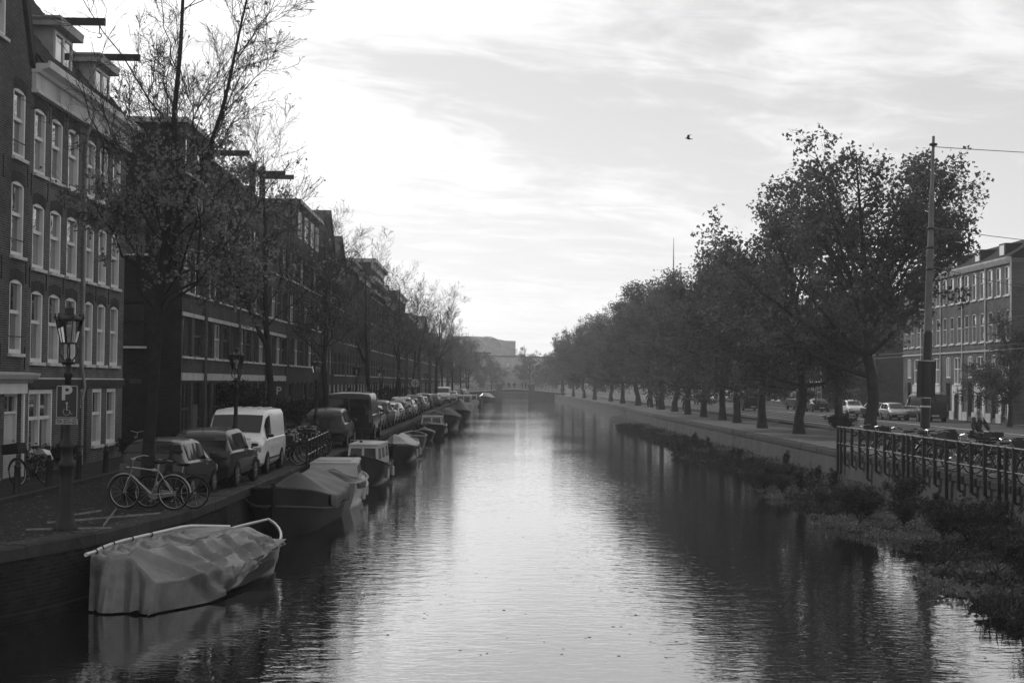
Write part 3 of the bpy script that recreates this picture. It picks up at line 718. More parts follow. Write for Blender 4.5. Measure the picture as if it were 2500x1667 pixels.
mb.build('spans', M_bridge, br, world=True)
mb = MB(); mb.tube([(x, BY - .12, deck(x) + .02) for x in xs], .16, 6); mb.build('stone_edge', M_trim, br, world=True)
for x in (2.9, 10.7): MB().box(x - .7, x + .7, BY - .5, BY + .3, -1, deck(x) + 1.35).build('pier', M_bridge, br, world=True)
mb = MB()
for h in (.45, .95): mb.tube([(x, BY, deck(x) + h) for x in xs], .045, 5)
mb.build('handrail', M_iron, br, world=True)
for x in np.linspace(-4.6, 18.6, 26): MB().box(x - .04, x + .04, BY - .04, BY + .04, deck(x), deck(x) + 1.0).build('railing_post', M_iron, br, world=True)

M_far = mat('haze_paled_masonry', .45, .9, .2, .6)  # distance haze put into the base colour: masonry paled to look far off
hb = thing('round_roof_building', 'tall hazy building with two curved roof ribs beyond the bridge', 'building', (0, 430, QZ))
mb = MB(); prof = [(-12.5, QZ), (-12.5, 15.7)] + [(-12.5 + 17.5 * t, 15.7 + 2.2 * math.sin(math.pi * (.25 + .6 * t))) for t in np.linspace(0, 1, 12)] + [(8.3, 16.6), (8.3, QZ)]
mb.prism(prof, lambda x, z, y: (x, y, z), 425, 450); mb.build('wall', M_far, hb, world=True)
for x0 in (-6.0, -1.0):
    mb = MB(); mb.tube([(x0 + 5.5 * t, 424.7, 17.75 - 2.6 * t ** 3) for t in np.linspace(0, 1, 9)], .16, 5); mb.build('roof_rib', M_white, hb, world=True)
for i in range(3):
    for j in range(2): MB().box(-2.5 + i * 1.3, -1.7 + i * 1.3, 424.8, 425.1, 11.5 - j * 3, 13.4 - j * 3).build('window', M_trim, hb, world=True)
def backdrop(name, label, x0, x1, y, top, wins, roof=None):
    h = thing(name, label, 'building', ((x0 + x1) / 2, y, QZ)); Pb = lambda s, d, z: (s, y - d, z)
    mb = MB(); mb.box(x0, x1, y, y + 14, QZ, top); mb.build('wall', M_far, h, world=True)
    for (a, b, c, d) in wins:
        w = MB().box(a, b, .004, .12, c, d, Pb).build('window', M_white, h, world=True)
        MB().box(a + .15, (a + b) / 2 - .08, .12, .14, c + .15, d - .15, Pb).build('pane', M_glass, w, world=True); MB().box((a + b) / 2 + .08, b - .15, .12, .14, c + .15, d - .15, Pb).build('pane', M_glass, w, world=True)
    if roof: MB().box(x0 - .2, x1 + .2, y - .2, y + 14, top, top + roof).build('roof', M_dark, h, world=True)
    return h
wn = [(x, x + .95, z, z + 1.1) for x in (3.4, 5.4, 7.0) for z in (8.6, 6.7)] + [(7.0, 7.95, z, z + .9) for z in (5.0, 3.3)]
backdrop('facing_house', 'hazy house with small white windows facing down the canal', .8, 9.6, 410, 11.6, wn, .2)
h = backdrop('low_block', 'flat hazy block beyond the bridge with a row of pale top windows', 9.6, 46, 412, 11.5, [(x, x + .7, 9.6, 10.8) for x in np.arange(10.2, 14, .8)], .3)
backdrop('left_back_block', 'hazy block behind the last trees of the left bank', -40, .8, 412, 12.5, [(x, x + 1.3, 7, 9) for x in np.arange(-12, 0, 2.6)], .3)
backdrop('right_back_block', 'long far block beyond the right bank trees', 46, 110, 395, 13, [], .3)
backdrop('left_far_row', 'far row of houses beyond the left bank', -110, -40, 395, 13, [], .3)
mb = MB(); mb.tube([(54.8, 420, 10), (54.8, 420, 26), (54.8, 420, 40), (54.8, 420, 47.6)], [.3, .26, .2, .06], 6); o = mb.build('antenna_mast', mat('mast_steel', .12, .5)); tag(o, 'tall thin antenna mast rising behind the right bank trees', 'mast')

# ------------------------------------------------------------------ trees
def kids(P, Rr, n, tmin, tmax, ratio, ang, up, k2, rr, rng, taper=.35, curl=.0):
    Np, k, _ = P.shape; idx = np.repeat(np.arange(Np), n); M = len(idx)
    t = rng.uniform(tmin, tmax, M) * (k - 1); i0 = np.minimum(t.astype(int), k - 2); fr = (t - i0)[:, None]
    A = P[idx, i0]; B = P[idx, i0 + 1]; st = A * (1 - fr) + B * fr; tg = B - A; tg /= np.linalg.norm(tg, axis=1)[:, None] + 1e-9
    rnd = rng.normal(size=(M, 3)); rnd -= tg * (rnd * tg).sum(1)[:, None]; rnd /= np.linalg.norm(rnd, axis=1)[:, None] + 1e-9
    a = rng.normal(ang, .18, M)[:, None]
    d = tg * np.cos(a) + rnd * np.sin(a); d[:, 2] += up; d /= np.linalg.norm(d, axis=1)[:, None]
    pl = np.linalg.norm(np.diff(P, axis=1), axis=2).sum(1)[idx]
    ln = pl * ratio * rng.uniform(.55, 1.15, M) * (1.12 - .55 * t / (k - 1))
    s = np.linspace(0, 1, k2)[None, :, None]
    side = np.cross(d, rng.normal(size=(M, 3))); side /= np.linalg.norm(side, axis=1)[:, None] + 1e-9
    C = st[:, None, :] + d[:, None, :] * ln[:, None, None] * s + side[:, None, :] * (ln * rng.normal(0, .10, M))[:, None, None] * np.sin(s * 3.1)
    C[:, :, 2] += (curl * ln)[:, None] * (s[..., 0] ** 2)
    C[:, 1:] += rng.normal(0, 1, C[:, 1:].shape) * (ln * .025)[:, None, None]
    r0 = (Rr[idx, i0] * (1 - fr[:, 0]) + Rr[idx, i0 + 1] * fr[:, 0]) * rr
    R2 = r0[:, None] * (1 - (1 - taper) * s[..., 0]); return C, R2
def tubes(P, Rr, n):
    Np, k, _ = P.shape; T = np.gradient(P, axis=1); T /= np.linalg.norm(T, axis=2)[..., None] + 1e-9
    ref = np.where(np.abs(T[:, :1, 2:3]) > .9, np.array([[[1., 0, 0]]]), np.array([[[0, 0, 1.]]]))
    a = np.cross(T, np.broadcast_to(ref, T.shape)); a /= np.linalg.norm(a, axis=2)[..., None] + 1e-9; b = np.cross(a, T)
    q = np.arange(n) * 2 * np.pi / n
    V = P[:, :, None, :] + Rr[:, :, None, None] * (a[:, :, None, :] * np.cos(q)[None, None, :, None] + b[:, :, None, :] * np.sin(q)[None, None, :, None])
    V = V.reshape(-1, 3); base = (np.arange(Np) * k * n)[:, None, None] + (np.arange(k - 1) * n)[None, :, None]
    j = np.arange(n)[None, None, :]; j2 = (np.arange(n) + 1) % n; j2 = j2[None, None, :]
    F = np.stack([base + j, base + j2, base + n + j2, base + n + j], -1).reshape(-1, 4); return V, F
def merge(parts):
    V, F, o = [], [], 0
    for v, f in parts: V.append(v); F.append(f + o); o += len(v)
    return np.concatenate(V), np.concatenate(F)
def leaves(C, size, rng, shape='simple', droop=.0):
    M = len(C); ax = rng.normal(size=(M, 3)); ax[:, 2] = ax[:, 2] * .6 - droop; ax /= np.linalg.norm(ax, axis=1)[:, None]
    rn = rng.normal(size=(M, 3)); sd = np.cross(ax, rn); sd /= np.linalg.norm(sd, axis=1)[:, None] + 1e-9; nr = np.cross(ax, sd)
    s = (size * rng.uniform(.6, 1.25, M))[:, None]
    if shape == 'simple':
        pts = [(0, 0, 0), (.5, -.42, .06), (1, 0, 0), (.5, .42, .06)]; fc = [(0, 1, 2, 3)]
    elif shape == 'lobed':   # five-pointed plane leaf, two folded halves
        pts = [(0, 0, 0), (.12, -.5, .08), (.40, -.22, .03), (.62, -.55, .12), (1.0, 0, 0), (.62, .55, .12), (.40, .22, .03), (.12, .5, .08)]
        fc = [(0, 1, 2, 6), (2, 3, 4, 6), (4, 5, 6, 2), (0, 6, 7, 7)]
        fc = [(0, 1, 2, 6), (2, 3, 4, 6), (6, 4, 5, 6), (0, 2, 6, 7)]
        fc = [(0, 1, 2, 4), (2, 3, 4, 2), (0, 4, 6, 7), (4, 5, 6, 4)]
        fc = [(0, 1, 2, 4), (0, 4, 6, 7), (2, 3, 4, 6)]
    elif shape == 'blade':
        pts = [(0, -.03, 0), (.5, -.03, .0), (1, 0, .15), (.5, .03, .0)]; fc = [(0, 1, 2, 3)]
    V = np.stack([C + s * (ax * p[0] + sd * p[1] + nr * p[2]) for p in pts], 1).reshape(-1, 3)
    F = (np.arange(M) * len(pts))[:, None, None] + np.array(fc)[None]; return V, F.reshape(-1, 4)

def bare_tree(seed, H, r0, lean=(0, 0), crown0=.30, nl=30, leafn=5000, leaf_top=.62, fork=True, k3=8, k4=6, spread=1.0):
    """autumn lime tree: long leader, ascending limbs, fine twigs, leaves left in the lower crown"""
    rng = np.random.default_rng(seed); k = 12; t = np.linspace(0, 1, k)
    tr = np.zeros((1, k, 3)); tr[0, :, 2] = H * t; w = np.cumsum(rng.normal(0, .045, (k, 2)), 0); w[:2] = 0
    tr[0, :, :2] = w * H * .10 + np.outer(t ** 1.3, lean)
    rad = (r0 * (1 - .93 * t ** .9))[None]; rad[0, 0] *= 1.3
    trunks, trad = [tr], [rad]
    if fork:   # a second leader leaving the trunk low down
        a0 = int(k * .34); b = tr[0, a0]; s = np.linspace(0, 1, k)[:, None]; az = rng.uniform(-.6, .6)
        d = np.array([math.cos(az) * .27 * spread, math.sin(az) * .2, .95]); f = b + d * s * H * .58; f[:, 2] -= 0; f[:, 0] += np.sin(s[:, 0] * 2.4) * .5
        f += np.cumsum(rng.normal(0, .03, (k, 3)), 0); f[0] = b
        trunks.append(f[None]); trad.append((r0 * .50 * (1 - .92 * s[:, 0]))[None])
    T = np.concatenate(trunks); TR = np.concatenate(trad)
    P1, R1 = kids(T[:1], TR[:1], nl, crown0, .97, .38 * spread, .85, .20, 8, .34, rng, .2, .20)
    if fork:
        a, b = kids(T[1:], TR[1:], int(nl * .6), .15, .97, .40 * spread, .80, .20, 8, .40, rng, .2, .18); P1 = np.concatenate([P1, a]); R1 = np.concatenate([R1, b])
    P2, R2 = kids(P1, R1, 10, .18, .98, .46, .72, .14, 6, .46, rng, .3, .12)
    P3, R3 = kids(P2, R2, k3, .15, 1.0, .45, .70, .10, 4, .55, rng, .4, .08)
    P4, R4 = kids(P3, R3, k4, .1, 1.0, .50, .65, .08, 3, .7, rng, .5, .05)
    R2 = np.maximum(R2, .006); R3 = np.maximum(R3, .0042); R4 = np.maximum(R4, .0032)
    big = merge([tubes(T, TR, 10), tubes(P1, R1, 6), tubes(P2, R2, 5)])
    small = merge([tubes(P3, R3, 3), tubes(P4, R4, 3)])
    tips = P4[:, -1]; hz = tips[:, 2] / H
    pr = np.clip((leaf_top - hz) / .28, 0.006, 1.0); pr = pr * (rng.random(len(tips)) < 1)
    sel = rng.choice(len(tips), leafn, p=pr / pr.sum()); C = tips[sel] + rng.normal(0, .07, (leafn, 3))
    return fast_mesh('trunk', *big, smooth=True), fast_mesh('twigs', *small), fast_mesh('leaves', *leaves(C, .105, rng, 'simple', .5))
def place_tree(proto, name, label, loc, rz, sc=1.0, group=None):
    root = thing(name, label, 'tree', loc, rz, group, sc)
    root.rotation_euler = (R_(random.uniform(-2.5, 2.5)), R_(random.uniform(-2.5, 2.5)), rz)
    for nm, me, m in proto:
        o = link(nm, me, m, root)
        if nm != 'trunk': tag(o, kind='stuff')
    return root
def bt(*a, **k):
    q = bare_tree(*a, **k); return [('trunk', q[0], M_bark), ('twigs', q[1], M_twig), ('leaves', q[2], M_leafL)]
tA = bt(11, 14.6, .16, lean=(.62, .5), nl=28, leafn=5600, leaf_top=.60, crown0=.27, k3=7, k4=5, spread=.9)
tB = bt(23, 10.6, .18, lean=(.1, .2), nl=22, leafn=2600, leaf_top=.70, crown0=.36, k3=6, k4=4, spread=1.0)
tC = bt(35, 10.2, .20, lean=(.5, .5), nl=26, leafn=2800, leaf_top=.72, crown0=.36, k3=6, k4=4, spread=1.0)
G = 'bare autumn trees along the left quay'
lt = [(tA, 32.75, -7.75, 0.15, 1.0, 'tallest bare tree, trunk standing between the leaning bicycle and the small car'),
      (tB, 54.0, -8.0, 3.3, 1.08, 'bare tree whose forked trunk rises behind the white van'),
      (tC, 71.5, -8.0, 1.3, 1.0, 'third bare tree along the left quay, behind the dark tall van'),
      (tB, 94.8, -7.9, 2.6, 1.02, 'fourth bare tree along the left quay'),
      (tC, 121.0, -7.7, 4.0, 1.1, 'fifth bare tree along the left quay'),
      (tB, 145.0, -7.5, 5.1, 1.1, 'thin sixth bare tree beside the round road sign'),
      (tC, 176.0, -6.4, .6, 1.25, 'broad leaning bare tree with a forked trunk far down the left quay'),
      (tB, 204.0, -6.3, 3.6, 1.1, 'bare tree next to the far white van'),
      (tC, 232.0, -5.6, 2.2, 1.05, 'bare tree past the far white van'),
      (tB, 262.0, -5.0, 1.1, 1.0, 'second last bare tree before the bridge'),
      (tC, 296.0, -4.0, .1, .95, 'last bare tree on the left, nearest to the bridge')]
for p, y, x, rz, sc, lb in lt: place_tree(p, 'bare_tree', lb, (x, y, QZ), rz, sc, G)

def plane_tree(seed, H, r0, W, leafn, low=.20, tip0=.18):
    rng = np.random.default_rng(seed); k = 9; t = np.linspace(0, 1, k); Ht = H * .55
    tr = np.zeros((1, k, 3)); tr[0, :, 2] = Ht * t; tr[0, :, :2] = np.cumsum(rng.normal(0, .06, (k, 2)), 0); tr[0, :2, :2] = 0
    rad = (r0 * (1 - .55 * t))[None]; rad[0, 0] *= 1.35
    # main limbs, aimed at points of a broad uneven dome
    nlm = 22; P1 = np.zeros((nlm, 8, 3)); R1 = np.zeros((nlm, 8)); s = np.linspace(0, 1, 8)[:, None]
    for i in range(nlm):
        el = rng.uniform(.0, 1.0); az = i * 2.399 + rng.uniform(-.3, .3); rr = W * (1 - .75 * el ** 1.6) * rng.uniform(.70, 1.08)
        tip = np.array([math.cos(az) * rr, math.sin(az) * rr, H * (tip0 + (.98 - tip0) * el ** .75) * rng.uniform(.93, 1.03)])
        st = tr[0, 3 + int(el * 5.9)] if el < .98 else tr[0, -1]; mid = (st + tip) / 2 + np.array([0, 0, -.08 * H * (1 - el)])
        P1[i] = (1 - s) ** 2 * st + 2 * s * (1 - s) * mid + s ** 2 * tip; R1[i] = r0 * .42 * (1 - .85 * s[:, 0])
    P2, R2 = kids(P1, R1, 12, .25, 1.0, .42, .8, .05, 5, .5, rng, .25, .02)
    P3, R3 = kids(P2, R2, 7, .25, 1.0, .50, .75, .0, 4, .5, rng, .3, -.05)
    R3 = np.maximum(R3, .006)
    wood = merge([tubes(tr, rad, 10), tubes(P1, R1, 7), tubes(P2, R2, 5), tubes(P3, R3, 3)])
    # leaves in clumps at the twig ends; leafy skirts hang low
    ends = np.concatenate([P3[:, -1], P3[:, 2], P2[:, -1]]); ends = ends[ends[:, 2] > H * low * .75]
    wgt = rng.gamma(.8, 1, len(ends)) * np.clip(1.25 - .75 * ends[:, 2] / H, .3, 1.2); sel = rng.choice(len(ends), leafn, p=wgt / wgt.sum())
    C = ends[sel] + rng.normal(0, .26, (leafn, 3)); C[:, 2] -= np.abs(rng.normal(0, .12, leafn))
    C = C[C[:, 2] > 1.9]
    return [('trunk', fast_mesh('trunk', *wood, smooth=True), M_barkR), ('leaves', fast_mesh('leaves', *leaves(C, .215, rng, 'lobed', .35)), M_leafR)]
pA = plane_tree(3, 16.6, .36, 9.0, 22000, low=.42, tip0=.42); pB = plane_tree(8, 15.4, .33, 8.0, 19000); pC = plane_tree(15, 15.8, .33, 8.2, 19000, low=.13)
G = 'leafy plane trees along the right bank'
rt = [(pA, 76.0, 20.6, .4, 1.0, 'largest leafy plane tree with thick bent limbs, left of the tram pole'),
      (pB, 85.0, 18.7, 1.9, .93, 'second leafy plane tree, straight trunk at the near end of the pavement'),
      (pC, 95.5, 18.5, 3.1, .90, 'third leafy plane tree, leaves hanging low over the wall'),
      (pB, 108.0, 19.0, 4.4, .88, 'fourth leafy plane tree of the right bank'),
      (pC, 117.0, 19.4, 5.0, .86, 'fifth leafy plane tree of the right bank'),
      (pC, 126.0, 19.2, 2.0, .86, 'sixth leafy plane tree of the right bank'),
      (pC, 136.0, 19.2, .9, .88, 'seventh leafy plane tree, just right of the rider on the footway'),
      (pB, 150.0, 19.8, 2.8, .95, 'eighth leafy plane tree, just left of the rider on the footway'),
      (pB, 162.0, 19.9, 4.1, .98, 'ninth leafy plane tree of the right bank'),
      (pC, 176.0, 20.2, 5.6, 1.0, 'tenth leafy plane tree of the right bank'),
      (pB, 192.0, 20.4, .2, 1.05, 'eleventh leafy plane tree of the right bank'),
      (pC, 210.0, 20.0, 1.4, .95, 'twelfth leafy plane tree of the right bank'),
      (pB, 230.0, 20.0, 3.4, .95, 'thirteenth leafy plane tree of the right bank'),
      (pC, 252.0, 19.0, 4.6, 1.0, 'fourteenth leafy plane tree of the right bank'),
      (pB, 276.0, 18.8, 5.3, .95, 'fifteenth leafy plane tree of the right bank'),
      (pC, 304.0, 18.4, .6, .92, 'sixteenth leafy plane tree, close to the bridge'),
      (pB, 332.0, 17.6, 2.1, .85, 'last leafy plane tree beside the bridge')]
for p, y, x, rz, sc, lb in rt: place_tree(p, 'plane_tree', lb, (x, y, QZ - .03), rz, sc, G)
place_tree(pB, 'street_tree', 'small leafy street tree in front of the nearest right terrace house', (38.2, 103.5, QZ), 1.0, .55)
place_tree(pC, 'garden_tree', 'round hazy tree beside the curved roof beyond the bridge', (11.2, 425, QZ), 1.0, .86)
for k, (x, y, sc) in enumerate(((-5.0, 364, .92), (1.2, 404.5, .66), (12.0, 404.5, .70), (19.2, 366, .85), (20.5, 388, .85), (-10, 352, .95))):
    place_tree((pB, pC)[k % 2], 'bank_tree', ['hazy tree left of the facing house beyond the bridge', 'low hazy tree before the facing house', 'low hazy tree right of the facing house', 'hazy tree at the right end of the bridge', 'second hazy tree past the right end of the bridge', 'hazy tree behind the last houses on the left'][k], (x, y, QZ), k * 1.7, sc)
place_tree(pB, 'garden_tree', 'small hazy tree above the low block beyond the bridge', (23.0, 424, QZ), 2.0, .80)

# ------------------------------------------------------------------ street furniture
def make_lamp():
    r = thing('street_lamp', 'x', 'street lamp')
    mb = MB()
    mb.lathe([(.30, 0), (.30, .07), (.245, .14), (.19, .42), (.165, .95), (.165, 1.15), (.21, 1.20), (.21, 1.27), (.155, 1.34), (.15, 1.52), (.19, 1.57), (.19, 1.62), (.11, 1.72), (.09, 1.95), (.085, 2.9), (.115, 2.93), (.115, 2.99), (.08, 3.02), (.075, 3.18)], 14)
    mb.v = [(p[0] * .74, p[1] * .74, p[2]) for p in mb.v]; mb.build('post', M_iron, r, smooth=40)
    mb = MB(); mb.lathe([(.12, 3.16), (.14, 3.2), (.06, 3.24), (.05, 3.28)], 12)
    for k in range(4):
        a = k * math.pi / 2 + .4; c, s = math.cos(a), math.sin(a)
        mb.tube([(c * q, s * q, z) for q, z in ((.06, 3.22), (.16, 3.36), (.17, 3.46), (.12, 3.54), (.16, 3.57))], .014, 5)
    mb.build('cradle', M_iron, r)
    n = 6; bot, top = 3.57, 4.02; rb, rt = .155, .265
    g = MB(); ring = lambda q, z: [(q * math.cos(2 * math.pi * j / n), q * math.sin(2 * math.pi * j / n), z) for j in range(n)]
    g.loft([ring(rb - .006, bot + .01), ring(rt - .006, top - .01)], caps=False); ln = g.build('lantern_glass', clearglass('lantern_glass'), r)
    f = MB()
    for j in range(n): f.tube([ring(rb, bot)[j], ring(rt, top)[j]], .010, 5)
    f.tube(ring(rb, bot), .014, 5, closed=True); f.tube(ring(rt, top), .018, 5, closed=True); f.build('lantern_frame', M_iron, r)
    MB().lathe([(.02, 3.56), (.035, 3.6), (.035, 3.7), (.05, 3.72), (.05, 3.86), (.03, 3.9)], 10).build('bulb', mat('opal_bulb', .4, .3), r)
    h = MB(); h.lathe([(.27, top), (.255, 4.05), (.12, 4.12), (.085, 4.14), (.085, 4.22), (.10, 4.23), (.06, 4.27), (.02, 4.30), (.012, 4.38)], 12)
    for j in range(n):
        x, y, z = ring(rt + .005, top + .02)[j]; h.lathe([(.022, 0), (.03, .03), (.012, .06), (.018, .08), (.0, .11)], 6, (x, y, z))
    h.build('crown', M_iron, r, smooth=35)
    return r
lamp0 = make_lamp()
G = 'crown lantern street lamps along the left quay'
lamp0.location = (-8.06, 27.5, QZ); lamp0['label'] = 'nearest crown street lamp, carrying the blue parking sign'; lamp0['group'] = G
for y, x, lb in ((42.35, -7.45, 'crown street lamp standing in front of the white van'), (59.2, -7.1, 'crown street lamp just left of the black off-roader'), (77.2, -7.1, 'crown street lamp past the dark tall van'),
                 (95.0, -7.1, 'fifth crown street lamp along the quay'), (114.0, -7.0, 'sixth crown street lamp, near the round road sign'), (150, -6.5, 'crown street lamp far along the parked cars'), (215, -5.8, 'farthest crown street lamp on the left quay')):
    dup(lamp0, (x, y, QZ), .3 * y, lb, G, .90)
# parking sign strapped to the nearest lamp
sg = thing('parking_sign', 'dark parking sign with a P and wheelchair above a number plate', 'road sign', (-7.98, 27.18, 3.32), R_(3))
M_sb = mat('sign_blue', .035, .35, .1, 4); M_sw = mat('sign_white', .40, .45, .1, 6)
def rrect(w, h, r, n=5):
    p = []
    for cx, cz, a in ((w - r, h - r, 0), (-w + r, h - r, 90), (-w + r, -h + r, 180), (w - r, -h + r, 270)):
        for k in range(n + 1): t = R_(a + 90 * k / n); p.append((cx + r * math.cos(t), cz + r * math.sin(t)))
    return p
MB().prism(rrect(.20, .31, .03), lambda x, z, y: (x, y, z + .43), -.012, .012).build('sign_plate', M_sb, sg)
mb = MB(); mb.tube([(x, -.014, z + .43) for x, z in rrect(.188, .298, .025)], .0065, 4, closed=True); mb.build('sign_border', M_sw, sg)
def flat_text(txt, size, x, z, y, m, par, sx=1.0, name='lettering', bold=0.0):
    me = textmesh(txt, size, .002, bold)
    V = np.empty(len(me.vertices) * 3); me.vertices.foreach_get('co', V); V = V.reshape(-1, 3)
    Wv = np.stack([x + V[:, 0] * sx, y - V[:, 2], z + V[:, 1]], 1); me.vertices.foreach_set('co', Wv.ravel()); me.update()
    return link(name, me, m, par)
flat_text('P', .38, -.01, .585, -.014, M_sw, sg, 1.05, 'letter', .011)
mb = MB(); mb.lathe([(.0, -.003), (.02, -.003), (.02, .003), (.0, .003)], 10, (0, -.016, 0)); V = [(0.0 + p[0], -.016 + p[2] * .5, .405 + p[1] + .016) for p in mb.v]
mb = MB(); mb.add(V, [tuple(q) for q in MB().lathe([(.0, -.003), (.02, -.003), (.02, .003), (.0, .003)], 10).f])
arc = [(-.005 + .062 * math.cos(t), .24 + .062 * math.sin(t)) for t in np.linspace(2.1, 6.4, 12)]
for pl in (arc, [(.0, .385), (.0, .27), (.055, .27), (.085, .195), (.11, .205)], [(.0, .335), (.05, .335)]):
    for (a, b), (c, d) in zip(pl[:-1], pl[1:]): mb.bar((a, -.0155, b), (c, -.0155, d), .016, .006)
mb.build('wheelchair_symbol', M_sw, sg)
o = MB().box(-.205, .205, -.012, .012, 0, .11).build('number_plate', mat('plate_pale', .26, .5, .2, 5), sg)
flat_text('74 ZG-ZJ', .095, 0, .053, -.014, M_blk, o, 1.0)
MB().box(-.02, .02, .012, .10, .2, .66).build('bracket', M_iron, sg)

# bollards on the left footway
bm = MB(); bm.lathe([(.105, 0), (.105, .05), (.095, .07), (.075, .60), (.085, .62), (.085, .66), (.06, .70), (.055, .72), (.065, .75), (.04, .80), (.0, .81)], 10)
bme = bm.mesh('bollard', 40); bme.materials.append(M_iron)
B = [(34.7, 'first iron bollard from the left, below the white shopfront'), (37.2, 'second iron bollard, left of the parking sign post'), (39.9, 'third iron bollard, right of the parking sign post'),
     (42.7, 'fourth iron bollard in front of the corner house'), (46.0, 'fifth iron bollard, just left of the tall bare tree trunk'), (49.5, 'iron bollard at the corner of the side street')]
for y, lb in B:
    o = link('bollard', bme, None); o.location = (-11.35, y, QZ + .1); tag(o, lb, 'bollard', 'iron bollards on the left footway')
for k, (x, y) in enumerate(((-9.3, 52.5), (-9.3, 54.6), (-9.3, 56.6), (-9.3, 58.6))):
    o = link('bollard', bme, None); o.location = (x, y, QZ); tag(o, 'dark bollard behind the bicycle stand, ' + ('first', 'second', 'third', 'fourth')[k] + ' past the white van', 'bollard', 'bollards behind the bicycle stand')

# round weight-limit sign and small parking sign farther along
s = thing('round_sign', 'round road sign with a ring border on a post beyond the parked cars', 'road sign', (-6.75, 133.0, QZ))
MB().tube([(0, 0, 0), (0, 0, 3.0)], .04, 6).build('post', M_iron, s)
V = MB().lathe([(0, -.02), (.52, -.02), (.52, .02), (0, .02)], 20); q = MB().add([(p[0], p[2], p[1] + 2.75) for p in V.v], V.f); q.build('sign_disc', M_sw, s)
mb = MB(); mb.tube([(.46 * math.cos(t), -.03, 2.75 + .46 * math.sin(t)) for t in np.linspace(0, 2 * math.pi, 24, endpoint=False)], .055, 4, closed=True); mb.build('ring', M_sb, s)
flat_text('3,5t', .38, 0, 2.75, -.035, M_blk, s)
s = thing('small_parking_sign', 'small square parking sign on a post by the bicycle stand', 'road sign', (-9.2, 63.0, QZ))
MB().tube([(0, 0, 0), (0, 0, 2.9)], .03, 6).build('post', M_iron, s); MB().box(-.3, .3, -.05, -.03, 2.1, 2.85).build('sign_plate', M_sb, s); flat_text('P', .5, 0, 2.42, -.055, M_sw, s); MB().box(-.3, .3, -.05, -.03, 2.88, 3.05).build('top_plate', M_sw, s)

